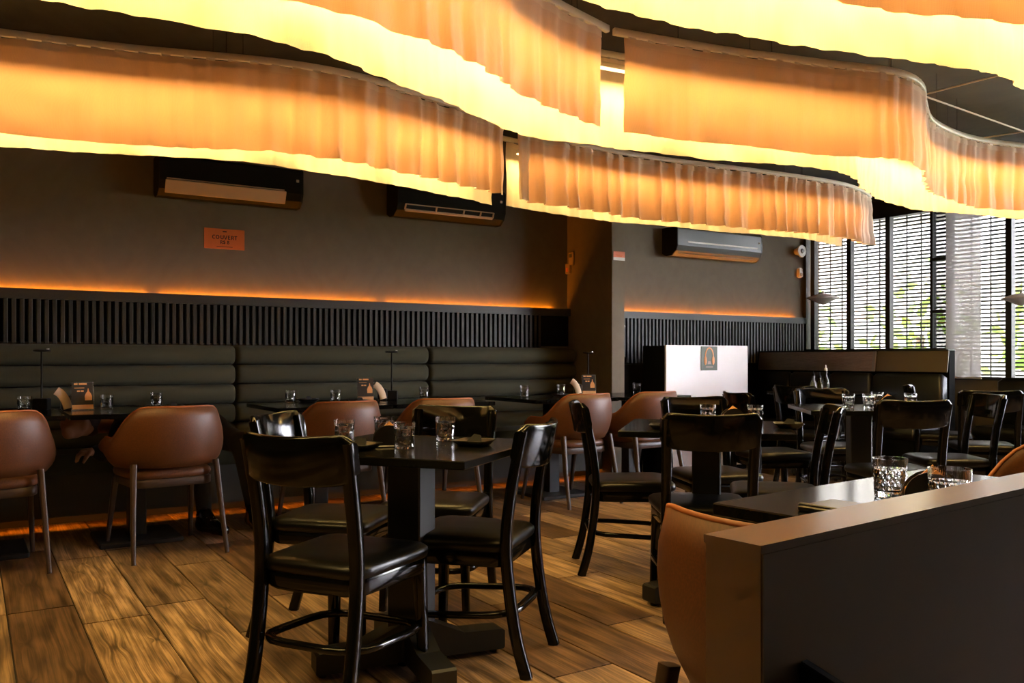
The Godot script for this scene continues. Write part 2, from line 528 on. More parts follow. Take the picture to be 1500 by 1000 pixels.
func back_wall_fittings():
	# slatted wainscot, one panel either side of the wing wall, with a glowing strip along its top
	for part in [[-2.5, 4.93, 1.2, 4.6, "dark slatted wall panel above the banquette, orange light along its top"], [5.08, 8.42, 1.045, 8.4, "dark slatted wall panel behind the white cabinet, near the window corner"]]:
		var t := thing("slatted_panel", part[4], "wall panel", Vector3(part[0], 0, WALL_Z), 0, "slatted wall panels")
		var w: float = part[1] - part[0]
		var st := S()
		slab(st, Vector3(0, part[2] - (1.0 if part[0] > 0 else -0.012), 0.0), Vector3(w, 1.512, 0.022))
		obj("backing", st, M.panel_black, t)
		st = S()
		slab(st, Vector3(0, 1.512, 0.024), Vector3(w, 1.575, 0.061))
		slab(st, Vector3(0, 1.512, 0.0), Vector3(w, 1.549, 0.024))
		slab(st, Vector3(0, 1.505, 0.0), Vector3(w, 1.512, 0.061))
		obj("top_rail", st, M.slat_paint, t)
		st = S()
		box(st, Vector3(0, (1.505 + part[2]) / 2, 0.04), Vector3(0.027, 1.505 - part[2], 0.036), 0.003)
		st.index(); st.generate_normals()
		var sm := st.commit()
		var x: float = maxf(part[0], -1.5) + 0.04
		while x < part[3]:
			var s := meshed("slat", sm, M.slat_paint, t)
			s.position.x = x - part[0]
			x += 0.049
		var lt := thing("led_strip", "thin orange light strip on top of the %s slatted panel" % ("left" if part[0] < 0 else "right-hand"), "light strip", Vector3(part[0], 1.55, WALL_Z), 0, "orange light strips")
		st = S()
		slab(st, Vector3(0.0, 0, 0.006), Vector3(w - 0.14, 0.004, 0.022))
		obj("led_tape", st, M.led_orange, lt)
		w -= 0.14
		var n := int(ceil(w / 1.9))
		for i in n:
			var lw := w / n - (0.03 if i else 0.0)
			area_light(lt, Vector3((i + 0.5) * w / n, 0.007, 0.014), Vector2(lw - 0.05, 0.012), Basis(Vector3.RIGHT, PI / 2), LED_ORANGE, 0.45 * lw)
	# air conditioners
	ac(Vector3(1.15, 2.28, WALL_Z), 1.06, 0, "black wall air conditioner with a wide pale open vane, left of the sign's wall")
	ac(Vector3(3.02, 2.30, WALL_Z), 1.06, 1, "black wall air conditioner with three narrow pale vent slots, between the curtains")
	ac(Vector3(6.17, 2.17, WALL_Z), 1.28, 2, "grey wall air conditioner with a white stripe, near the window corner")
	# orange price sign
	var sg := thing("price_sign", "small orange sign reading COUVERT on the back wall", "sign", Vector3(1.662, 2.016, WALL_Z + 0.004))
	var st2 := S()
	box(st2, Vector3.ZERO, Vector3(0.303, 0.155, 0.006), 0.0008)
	obj("board", st2, M.orange_print, sg)
	text("lettering", "COUVERT", 0.043, Vector3(0.0, 0.012, 0.004), M.brown_ink, sg, true)
	text("lettering", "R$ 8", 0.037, Vector3(0.0, -0.026, 0.004), M.brown_ink, sg, true)
	st2 = S()
	slab(st2, Vector3(-0.06, -0.062, 0.003), Vector3(0.06, -0.058, 0.0035))
	slab(st2, Vector3(-0.015, 0.052, 0.003), Vector3(0.015, 0.062, 0.0035))
	obj("small_print", st2, M.brown_ink, sg)
	# notice on the wing wall's end
	var nt := thing("wall_notice", "small salmon and white notice on the end of the wing wall", "sign", Vector3(5.012, 2.03, -6.057))
	st2 = S(); slab(st2, Vector3(-0.066, -0.012, 0), Vector3(0.066, 0.042, 0.004)); obj("salmon_field", st2, M.salmon_print, nt)
	st2 = S(); slab(st2, Vector3(-0.066, -0.04, 0), Vector3(0.066, -0.012, 0.004)); obj("white_field", st2, M.white_plastic, nt)
	st2 = S(); slab(st2, Vector3(-0.04, 0.006, 0.004), Vector3(0.04, 0.012, 0.0045)); slab(st2, Vector3(-0.03, -0.004, 0.004), Vector3(0.03, 0.001, 0.0045)); obj("print", st2, M.orange_print, nt)
	# thermostats on the side of the wing wall
	var th := thing("thermostat", "tall beige thermostat on the dark side of the wing wall", "thermostat", Vector3(4.93, 2.06, -6.66))
	st2 = S(); box(st2, Vector3(-0.012, 0, 0), Vector3(0.024, 0.13, 0.075), 0.006); obj("case", st2, M.beige_plastic, th)
	st2 = S(); slab(st2, Vector3(-0.026, 0.01, -0.022), Vector3(-0.0235, 0.045, 0.022)); obj("display", st2, M.grey_plastic, th)
	th = thing("wall_switch", "small beige switch box below the thermostat on the wing wall", "switch", Vector3(4.93, 1.965, -6.71))
	st2 = S(); box(st2, Vector3(-0.014, 0, 0), Vector3(0.028, 0.1, 0.07), 0.006); obj("plate", st2, M.beige_plastic, th)
	st2 = S(); box(st2, Vector3(-0.03, -0.01, 0), Vector3(0.008, 0.04, 0.03), 0.002); obj("rocker", st2, M.salmon_print, th)
	# emergency lamp and sensor by the window corner
	var em := thing("emergency_lamp", "round white wall lamp beside the window corner under the ceiling", "lamp", Vector3(8.29, 2.36, WALL_Z))
	st2 = S()
	loft(st2, [circle(Vector3(0, 0, 0), Vector3.RIGHT, Vector3.UP, 0.035, 16), circle(Vector3(0, 0, 0.05), Vector3.RIGHT, Vector3.UP, 0.05, 16), circle(Vector3(0, 0, 0.08), Vector3.RIGHT, Vector3.UP, 0.075, 16), circle(Vector3(0, 0, 0.095), Vector3.RIGHT, Vector3.UP, 0.07, 16)])
	obj("reflector", st2, M.white_plastic, em)
	st2 = S()
	loft(st2, [circle(Vector3(0, 0, 0.0955), Vector3.RIGHT, Vector3.UP, 0.03, 12), circle(Vector3(0, 0, 0.11), Vector3.RIGHT, Vector3.UP, 0.02, 12)])
	obj("bulb", st2, M.grey_plastic, em)
	st2 = S(); box(st2, Vector3(0.08, -0.03, 0.03), Vector3(0.07, 0.06, 0.06), 0.01); obj("battery_case", st2, M.black_plastic, em)
	em = thing("motion_sensor", "small beige motion sensor under the round wall lamp", "sensor", Vector3(8.33, 2.11, WALL_Z))
	st2 = S(); box(st2, Vector3(0, 0, 0.025), Vector3(0.065, 0.12, 0.05), 0.015); obj("case", st2, M.white_plastic, em)
	st2 = S(); box(st2, Vector3(0, -0.02, 0.052), Vector3(0.04, 0.04, 0.012), 0.005); obj("lens", st2, M.beige_plastic, em)

func text(called: String, s: String, size: float, at: Vector3, m: Material, parent: Node, bold := false):
	var t := TextMesh.new()
	var f := SystemFont.new()
	f.font_names = PackedStringArray(["Droid Sans"])
	f.font_weight = 700 if bold else 400
	t.font = f
	t.text = s
	t.font_size = 32
	t.pixel_size = size / 32.0
	t.depth = 0.001
	var o := meshed(called, t, m, parent)
	o.position = at
	return o

func ac(at: Vector3, w: float, kind: int, label: String):
	var t := thing("air_conditioner", label, "air conditioner", at, 0, "wall air conditioners")
	var body: Material = M.grey_plastic if kind == 2 else M.black_plastic
	# side outline: back at z=0, rounded belly
	var poly := [Vector2(0, 0.03), Vector2(0.06, 0.0), Vector2(0.14, 0.0), Vector2(0.2, 0.045), Vector2(0.225, 0.1), Vector2(0.225, 0.27), Vector2(0.205, 0.29), Vector2(0, 0.29)]
	var st := S()
	extrude(st, poly, w - 0.02, Transform3D(Basis(Vector3(0, 0, 1), Vector3.UP, Vector3(1, 0, 0)), Vector3(0.01, 0, 0)))
	obj("body", st, body, t)
	for sx in [0.0, w - 0.012]:
		st = S()
		var big := []
		for p in poly: big.append(Vector2(p.x * 1.02, (p.y - 0.14) * 1.02 + 0.14))
		extrude(st, big, 0.012, Transform3D(Basis(Vector3(0, 0, 1), Vector3.UP, Vector3(1, 0, 0)), Vector3(sx, 0, 0)))
		obj("end_cap", st, body if kind < 2 or sx > 0 else M.black_plastic, t)
	var slope := Vector3(0, 0.055, 0.025).normalized()
	var nrm := Vector3(0, -0.025, 0.055).normalized()
	if kind == 0:
		var b := Basis(Vector3.RIGHT, slope, nrm)
		st = S(); box(st, Vector3(0.48, 0.06, 0.228), Vector3(0.88, 0.1, 0.012), 0.004, b); obj("vane", st, M.vane_plastic, t)
		st = S(); box(st, Vector3(0.48, 0.117, 0.232), Vector3(0.86, 0.008, 0.008), 0.002); obj("vane_lip", st, M.vane_plastic, t)
		for x in [0.36, 0.62]:
			st = S(); box(st, Vector3(x, 0.085, 0.236), Vector3(0.022, 0.03, 0.014), 0.004, b); obj("vane_hinge", st, M.vane_plastic, t)
	elif kind == 1:
		var b := Basis(Vector3.RIGHT, slope, nrm)
		st = S(); box(st, Vector3(0.5, 0.045, 0.214), Vector3(0.86, 0.022, 0.012), 0.003, b); obj("vane", st, M.vane_plastic, t)
		st = S(); box(st, Vector3(0.5, 0.092, 0.231), Vector3(0.86, 0.008, 0.008), 0.002); obj("vane_lip", st, M.vane_plastic, t)
		for x in [0.07, 0.36, 0.63, 0.8, 0.93]:
			st = S(); box(st, Vector3(x, 0.07, 0.226), Vector3(0.014, 0.05, 0.012), 0.003, b); obj("vane_rib", st, M.vane_plastic, t)
		st = S(); box(st, Vector3(0.5, 0.07, 0.218), Vector3(0.84, 0.035, 0.004), 0.001, b); obj("outlet", st, M.dark_gap, t)
	else:
		st = S(); box(st, Vector3(0.68, 0.14, 0.2275), Vector3(1.06, 0.018, 0.006), 0.002); obj("stripe", st, M.white_plastic, t)
		for k in 3:
			st = S(); box(st, Vector3(0.63, 0.006 + 0.016 * maxi(k - 1, 0), 0.1 + 0.035 * k), Vector3(1.12, 0.006, 0.02), 0.002); obj("louvre", st, M.grey_plastic, t)
	st = S()
	box(st, Vector3(w - 0.045, 0.2, 0.227), Vector3(0.022, 0.022, 0.006), 0.002)
	obj("badge", st, M.vane_plastic, t)

# ---------------------------------------------------------------- windows and what lies beyond them
func windows():
	# posts of the two glazed runs; z of each post
	var zs := [-6.74, -6.62, -6.129, -5.642, -5.142, -4.955]
	for i in zs.size() - 1:
		window(i + 1, zs[i], zs[i + 1], 1.19, i == 4)
	var zb := [-4.955, -4.36, -3.6, -2.8, -1.7, -0.6]
	for i in zb.size() - 1:
		window(i + 6, zb[i], zb[i + 1], 0.9 if i < 3 else 0.1, false)
	# a pale roller screen hangs inside the first tall window
	var t := thing("roller_screen", "pale see-through roller screen hanging in front of the tall window", "window screen", Vector3(WIN_X - 0.09, 0, -4.75))
	var st := S()
	var rings := []
	for k in 9:
		var z := -0.18 + 0.36 * k / 8.0
		rings.append(ring(Vector3(0.012 * sin(k * 1.3), 1.77, z), Vector3.RIGHT, Vector3.UP, 0.0025, 1.74, 0.0005, 1))
	loft(st, rings)
	obj("sheet", st, M.screen_sheer, t)
	st = S(); rod(st, Vector3(0, 2.655, -0.19), Vector3(0, 2.655, 0.19), 0.02); obj("roller", st, M.white_plastic, t)
	for z in [-0.185, 0.185]:
		st = S(); slab(st, Vector3(-0.01, 2.64, z - 0.006), Vector3(0.09, 2.7, z + 0.006)); obj("bracket", st, M.white_plastic, t)
	st = S(); rod(st, Vector3(0, 0.9, -0.18), Vector3(0, 0.9, 0.18), 0.008); obj("bottom_bar", st, M.white_plastic, t)

func window(n: int, z0: float, z1: float, sill: float, dark: bool):
	var t := Node3D.new()
	t.name = "window_%d" % n
	add_child(t)
	t.position = Vector3(WIN_X, 0, 0)
	tag(t, "", "", "", "structure")
	var top := 2.66
	var fw := 0.055 if not dark else 0.03
	var st := S(); slab(st, Vector3(0.0, sill, z0 - fw / 2), Vector3(0.07, top, z0 + fw / 2)); obj("window_post", st, M.frame_dark, t)
	if n == 5 or n == 10:
		st = S(); slab(st, Vector3(0.0, sill if n == 10 else 0.9, z1 - fw / 2), Vector3(0.07, top, z1 + fw / 2)); obj("window_post", st, M.frame_dark, t)
	st = S(); slab(st, Vector3(-0.01, sill - 0.02, z0), Vector3(0.12, sill + 0.012, z1)); obj("window_sill", st, M.frame_dark, t)
	st = S(); slab(st, Vector3(0.0, top - 0.03, z0), Vector3(0.07, top, z1)); obj("window_head", st, M.frame_dark, t)
	st = S(); slab(st, Vector3(0.03, sill, z0 + fw / 2), Vector3(0.036, top, z1 - fw / 2)); obj("pane", st, M.pane_tint if dark else M.pane, t)
	if dark:
		for y in [1.58, 2.12]:
			st = S(); slab(st, Vector3(0.0, y - 0.015, z0), Vector3(0.06, y + 0.015, z1)); obj("cross_bar", st, M.frame_dark, t)
	if n > 8: return
	# louvre blades outside the pane
	var bm := BoxMesh.new()
	bm.size = Vector3(0.034, 0.0175, z1 - z0)
	var y2 := sill + 0.03
	while y2 < top - 0.02:
		var o := meshed("louvre_blade", bm, M.louvre, t)
		o.position = Vector3(0.16, y2, (z0 + z1) / 2)
		y2 += 0.041
	if z1 - z0 > 0.3:
		for f in [0.22, 0.55, 0.8]:
			st = S(); slab(st, Vector3(0.182, sill, lerpf(z0, z1, f) - 0.008), Vector3(0.19, top, lerpf(z0, z1, f) + 0.008)); obj("louvre_cord", st, M.louvre, t)

func outside():
	var st := S(); slab(st, Vector3(WIN_X + 0.3, -0.4, -30), Vector3(12.5, -0.1, 20)); var o := obj("pavement", st, M.paving); tag(o, "pale paved strip outside the windows", "pavement", "", "structure")
	st = S(); slab(st, Vector3(12.5, -0.4, -40), Vector3(45, -0.12, 25)); o = obj("lawn", st, M.lawn); tag(o, "sunlit lawn beyond the louvred windows", "lawn", "", "structure")
	st = S(); slab(st, Vector3(11.3, -0.12, -16), Vector3(11.5, 3.6, -3.4)); o = obj("added_sky_wall", st, M.added_wall_pale); tag(o, "pale wall added outside the louvred windows to hold back bright sky", "wall", "", "structure")  # added wall, blocks the bright sky behind the louvres
	st = S(); slab(st, Vector3(WIN_X + 0.3, CEIL + 0.05, -16), Vector3(10.6, CEIL + 0.2, -3.4)); o = obj("added_eave", st, M.added_wall_pale); tag(o, "roof strip added over the paving to shade the pale wall", "added_eave", "", "structure")  # added overhang, keeps most sky light off that wall
	var spots := [[10.0, -8.0, 2.3, "leafy tree seen through the louvres nearest the corner"], [10.15, -6.4, 2.5, "tall leafy tree outside the middle louvred window"], [10.2, -5.0, 2.1, "low round shrub outside the tall louvred window"], [10.2, -9.7, 2.6, "large tree farthest away beyond the louvred windows"], [12.6, -2.9, 2.6, "leafy shrub at the right edge outside the windows"]]
	for a in spots:
		var t := thing("garden_tree", a[3], "tree", Vector3(a[0], -0.12, a[1]), 0, "trees outside the windows")
		st = S(); rod(st, Vector3.ZERO, Vector3(0.1, a[2] * 0.6, 0), 0.11, 0.05); obj("trunk", st, M.bark, t)
		st = S()
		st.set_smooth_group(-1)
		for i in 130:
			var d := Vector3(rng.randfn(), rng.randfn(), rng.randfn()).normalized() * pow(rng.randf(), 0.45)
			var p := Vector3(d.x * a[2] * 0.27, a[2] * 0.58 + d.y * a[2] * 0.42, d.z * a[2] * 0.27)
			var u := Vector3(rng.randfn(), rng.randfn(), rng.randfn()).normalized() * 0.11
			var w := u.cross(Vector3(rng.randfn(), rng.randfn(), rng.randfn())).normalized() * 0.05
			for q in [p - u, p + w, p + u, p - u, p + u, p - w]: st.add_vertex(q)
		st.generate_normals()
		tag(meshed("foliage", st.commit(), M.leaf, t), "", "", "", "stuff")

# ---------------------------------------------------------------- glowing fabric ribbons
const HT := 2.5
const HB := 2.08

func ribbons():
	var A1f := [Vector2(-1.6, -4.42), Vector2(-0.8, -4.46), Vector2(0.11, -4.33), Vector2(0.65, -4.22), Vector2(1.2, -4.06), Vector2(1.6, -4.03), Vector2(2.0, -4.12), Vector2(2.45, -4.27), Vector2(2.72, -4.36)]
	var A1r := [Vector2(-1.6, -4.66), Vector2(-0.8, -4.7), Vector2(0.12, -4.6), Vector2(0.69, -4.49), Vector2(1.23, -4.31), Vector2(1.6, -4.34), Vector2(2.0, -4.40), Vector2(2.4, -4.55), Vector2(2.84, -4.71)]
	var A2f := [Vector2(2.86, -4.44), Vector2(3.42, -4.53), Vector2(3.95, -4.56), Vector2(4.4, -4.53), Vector2(4.9, -4.47), Vector2(5.5, -4.42), Vector2(6.0, -4.42), Vector2(6.35, -4.5), Vector2(6.63, -4.61)]
	var A2r := [Vector2(2.93, -4.68), Vector2(3.54, -4.76), Vector2(4.1, -4.77), Vector2(4.6, -4.75), Vector2(5.15, -4.68), Vector2(5.87, -4.65), Vector2(6.2, -4.69), Vector2(6.47, -4.76)]
	var B1f := [Vector2(-1.6, -2.25), Vector2(-0.6, -2.4), Vector2(0.1, -2.38), Vector2(0.73, -2.3), Vector2(1.12, -2.34), Vector2(1.44, -2.47), Vector2(1.65, -2.61), Vector2(1.9, -2.75), Vector2(2.28, -2.87)]
	var Br := [Vector2(-1.6, -2.55), Vector2(-0.6, -2.7), Vector2(0.18, -2.68), Vector2(0.65, -2.63), Vector2(0.97, -2.66), Vector2(1.22, -2.77), Vector2(1.5, -2.89), Vector2(1.97, -3.09), Vector2(2.25, -3.14), Vector2(2.6, -3.11), Vector2(2.86, -3.05), Vector2(3.37, -2.97), Vector2(3.7, -2.89), Vector2(4.05, -2.92), Vector2(4.4, -3.1), Vector2(4.9, -3.28), Vector2(5.4, -3.32), Vector2(6.0, -3.22), Vector2(6.6, -3.12), Vector2(7.2, -3.2)]
	var B2f := [Vector2(2.41, -2.88), Vector2(2.7, -2.83), Vector2(2.97, -2.78), Vector2(3.24, -2.71), Vector2(3.52, -2.64), Vector2(3.78, -2.56), Vector2(4.0, -2.55), Vector2(4.22, -2.62), Vector2(4.5, -2.78), Vector2(4.85, -2.95), Vector2(5.3, -3.04), Vector2(5.65, -3.03), Vector2(5.95, -2.97), Vector2(6.5, -2.86), Vector2(7.2, -2.95)]
	var Cf := [Vector2(-0.6, -1.5), Vector2(0.3, -1.55), Vector2(1.0, -1.58), Vector2(1.5, -1.56), Vector2(2.0, -1.5), Vector2(2.22, -1.46), Vector2(2.4, -1.4), Vector2(2.65, -1.32), Vector2(3.2, -1.24), Vector2(4.0, -1.15), Vector2(5.0, -1.25), Vector2(6.2, -1.3)]
	var Cr := [Vector2(-0.6, -1.75), Vector2(0.3, -1.86), Vector2(0.9, -1.86), Vector2(1.4, -1.88), Vector2(1.7, -1.88), Vector2(1.97, -1.83), Vector2(2.23, -1.78), Vector2(2.42, -1.72), Vector2(2.6, -1.66), Vector2(2.8, -1.61), Vector2(3.04, -1.59), Vector2(3.27, -1.62), Vector2(3.8, -1.56), Vector2(4.6, -1.45), Vector2(6.2, -1.58)]
	curtain(A1f, 0.003, 0.02, 1.0, M.fabric_front, "long left curtain glowing orange in front of the air conditioners")
	curtain(A1r, 0.005, 0.005, 1.0, M.fabric_rear, "pale bright curtain behind the long left orange one")
	curtain(A2f, 0.026, 0.03, 1.0, M.fabric_front, "pinkish pleated curtain hanging lowest in the middle, near the white cabinet")
	curtain(A2r, 0.005, 0.005, 1.0, M.fabric_rear, "narrow pale curtain hem behind the pinkish pleated panel")
	curtain(B1f, 0.004, 0.009, 1.0, M.fabric_front, "orange curtain at the top centre, left of the gap")
	curtain(Br, 0.005, 0.005, 1.0, M.fabric_rear, "long bright yellow inner curtain of the middle ribbon")
	curtain(B2f, 0.004, 0.01, 0.4, M.fabric_front, "orange curtain right of the gap, curling away and turning pink")
	curtain(Cf, 0.005, 0.005, 1.0, M.fabric_front, "orange curtain cut off by the top right corner")
	curtain(Cr, 0.005, 0.005, 1.0, M.fabric_rear, "bright yellow inner curtain across the top right")
	led_profile(A1f, A1r, "light profile inside the left ribbon of curtains")
	led_profile(A2f, A2r, "light profile inside the pinkish pleated curtain ribbon", 0.62)
	led_profile(B1f + B2f, Br, "light profile inside the middle ribbon, bare at the gap between the orange curtains")
	led_profile(Cf, Cr, "light profile inside the top right ribbon of curtains")
	# thin metal bars of the hanging frame
	var bars := [[Vector3(4.5, 2.57, -2.8), Vector3(4.56, 2.57, -1.68), "pale metal bar that ties the middle and right ribbons, left branch"], [Vector3(4.5, 2.57, -2.8), Vector3(6.3, 2.57, -2.93), "pale metal bar running right above the curled curtain"], [Vector3(5.85, 2.585, -2.9), Vector3(5.75, 2.585, -3.25), "short pale metal bar above the pink curtain at the right edge"], [Vector3(5.0, 2.6, -4.5), Vector3(4.2, 2.6, -3.0), "thin pale metal bar between the ribbons above the pinkish panel"]]
	for b in bars:
		var st := S()
		rod(st, b[0], b[1], 0.005)
		tag(obj("hanging_bar", st, M.track_white), b[2], "bar", "bars of the hanging frame")

func along(path: Array, step: float) -> Array:
	var dense := spline(path, 24)
	var out := [dense[0]]
	var left := step
	for i in range(1, dense.size()):
		var a: Vector2 = dense[i - 1]
		var b: Vector2 = dense[i]
		var l := a.distance_to(b)
		var pos := 0.0
		while l - pos >= left:
			pos += left
			out.append(a.lerp(b, pos / l))
			left = step
		left -= l - pos
	return out

func curtain(path: Array, amp0: float, amp1: float, rise: float, m: Material, label: String):
	var pts := along(path, 0.014)
	var n := pts.size()
	var nz := noise(int(path[0].x * 131 + path[0].y * 977), 0.9, 3)
	var wv := noise(int(path[0].x * 31 + path[0].y * 77) + 5, 2.4, 2)
	var rows := 9
	var grid := []
	var s := 0.0
	var top_pts := []
	for i in n:
		var d: Vector2 = (pts[mini(i + 1, n - 1)] - pts[maxi(i - 1, 0)]).normalized()
		var nn := Vector2(-d.y, d.x)
		if i: s += pts[i].distance_to(pts[i - 1])
		var f := float(i) / (n - 1)
		var amp := lerpf(amp0, amp1, smoothstep(0.45 * rise, 0.8 * rise, f))
		var ph := s * TAU / 0.15 + 5.0 * nz.get_noise_1d(s * 1.3)
		var pleat := sin(ph) + 0.45 * sin(2.3 * ph + 1.0) + 0.9 * nz.get_noise_1d(s * 1.6 + 40)
		var col := PackedVector3Array()
		for r in rows:
			var v := float(r) / (rows - 1)
			var off := amp * pleat * lerpf(0.45, 1.15, v) + 0.012 * wv.get_noise_2d(s * 1.4, v * 0.9)
			var y := lerpf(HT - 0.006, HB + 0.014 * wv.get_noise_1d(s * 0.35 + 9), v)
			var q: Vector2 = pts[i] + nn * off
			col.append(Vector3(q.x, y, q.y))
		grid.append(col)
		top_pts.append(Vector3(pts[i].x, HT + 0.016, pts[i].y))
	var t := thing("hanging_curtain", label, "curtain", Vector3.ZERO, 0, "curtains of the ceiling ribbons")
	obj("fabric", sheet(grid, 0, rows - 1, Vector3.ZERO), m, t)
	var tape := []
	for col in grid:
		var c2 := PackedVector3Array()
		for v in [0.0, 0.075]: c2.append(col[0].lerp(col[1], v * 8.0 / 1.0 * 0.5 * 2.0))
		tape.append(c2)
	obj("heading_tape", sheet(tape, 0, 1, Vector3(0, 0, 0.004)), M.fabric_tape, t)
	var k := thing("curtain_track", "pale track that carries the " + label.split(",")[0], "curtain track", Vector3.ZERO, 0, "curtain tracks")
	var coarse := []
	for i in range(0, n, 5): coarse.append(top_pts[i])
	coarse.append(top_pts[n - 1])
	var d0: Vector3 = (coarse[0] - coarse[1]).normalized()
	var d1: Vector3 = (coarse[-1] - coarse[-2]).normalized()
	coarse.push_front(coarse[0] + d0 * 0.05)
	coarse.append(coarse[-1] + d1 * 0.05)
	var st := S()
	sweep(st, coarse, 0.024, 0.03, 0.003, Vector3.ZERO, false, 1)
	obj("rail", st, M.track_white, k)
	st = S()
	for i in range(3, n, 7): slab(st, top_pts[i] + Vector3(-0.02, -0.024, -0.004), top_pts[i] + Vector3(0.02, -0.012, 0.004))
	tag(obj("gliders", st, M.track_white, k), "", "", "", "stuff")
	for i in range(20, n, 85):
		st = S()
		rod(st, top_pts[i] + Vector3(0, 0.01, 0), Vector3(top_pts[i].x, CEIL - 0.001, top_pts[i].z), 0.0015, -1, 6)
		obj("suspension_wire", st, M.black_plastic, k)

func sheet(grid: Array, r0: int, r1: int, shift: Vector3) -> SurfaceTool:
	var st := S()
	st.set_smooth_group(0)
	for i in grid.size() - 1:
		for r in range(r0, r1):
			var a: Vector3 = grid[i][r] + shift
			var b: Vector3 = grid[i + 1][r] + shift
			var c: Vector3 = grid[i + 1][r + 1] + shift
			var d: Vector3 = grid[i][r + 1] + shift
			for q in [a, b, c, a, c, d]: st.add_vertex(q)
	return st

func led_profile(f: Array, r: Array, label: String, power := 1.0):
	# follows the middle between the front and the rear fabric
	var fa := along(f, 0.05)
	var ra := along(r, 0.05)
	var mid := []
	var x: float = maxf(f[0].x, r[0].x) + 0.03
	var x1: float = minf(f[-1].x, r[-1].x) - 0.03
	while x < x1:
		mid.append(Vector3(x, 2.42, (z_at(fa, x) * 0.42 + z_at(ra, x) * 0.58)))
		x += 0.05
	# smooth the line
	for k in 4:
		for i in range(1, mid.size() - 1): mid[i].z = (mid[i - 1].z + mid[i].z * 2.0 + mid[i + 1].z) / 4.0
	var t := thing("light_profile", label, "light", Vector3.ZERO, 0, "light profiles in the ceiling ribbons")
	var st := S()
	sweep(st, mid, 0.03, 0.022, 0.003, Vector3.ZERO, false, 1)
	obj("housing", st, M.track_white, t)
	var low := []
	for p in mid: low.append(p - Vector3(0, 0.015, 0))
	st = S()
	sweep(st, low, 0.022, 0.009, 0.003, Vector3.ZERO, false, 1)
	obj("led_diffuser", st, M.led_diffuser, t)
	for i in range(10, mid.size(), 22):
		st = S()
		rod(st, mid[i], Vector3(mid[i].x, CEIL - 0.001, mid[i].z), 0.0015, -1, 6)
		obj("suspension_wire", st, M.black_plastic, t)
	var per := 12
	var i0 := 0
	while i0 < mid.size() - 2:
		var i1 := mini(i0 + per, mid.size() - 1)
		var a: Vector3 = mid[i0]
		var b: Vector3 = mid[i1]
		var l := a.distance_to(b)
		var ang := atan2(-(b.z - a.z), b.x - a.x)
		area_light(t, (a + b) / 2 - Vector3(0, 0.024, 0), Vector2(l, 0.024), Basis(Vector3.UP, ang) * Basis(Vector3.RIGHT, -PI / 2), LED_WARM, LED_POWER * power * l)
		i0 = i1

func z_at(p: Array, x: float) -> float:
	for i in p.size() - 1:
		if p[i].x <= x and p[i + 1].x > x: return lerpf(p[i].y, p[i + 1].y, (x - p[i].x) / (p[i + 1].x - p[i].x))
	return p[-1].y if x > p[-1].x else p[0].y

# ---------------------------------------------------------------- banquette, booth, cabinet, partition
func roll(w: float, h: float, d: float) -> SurfaceTool:
	# a plump horizontal roll, its back at z=0
	var st := S()
	var rings := []
	for a in [[-w / 2, 0.7], [-w / 2 + 0.004, 0.86], [-w / 2 + 0.016, 0.97], [-w / 2 + 0.04, 1.0], [w / 2 - 0.04, 1.0], [w / 2 - 0.016, 0.97], [w / 2 - 0.004, 0.86], [w / 2, 0.7]]:
		var rr := PackedVector3Array()
		rr.append(Vector3(a[0], -h / 2 * a[1], 0))
		for k in 9:
			var an := -PI / 2 + PI * k / 8.0
			rr.append(Vector3(a[0], h / 2 * a[1] * signf(sin(an)) * pow(absf(sin(an)), 0.8), 0.02 + (d - 0.02) * a[1] * pow(absf(cos(an)), 0.45)))
		rr.append(Vector3(a[0], h / 2 * a[1], 0))
		rings.append(rr)
	loft(st, rings)
	return st

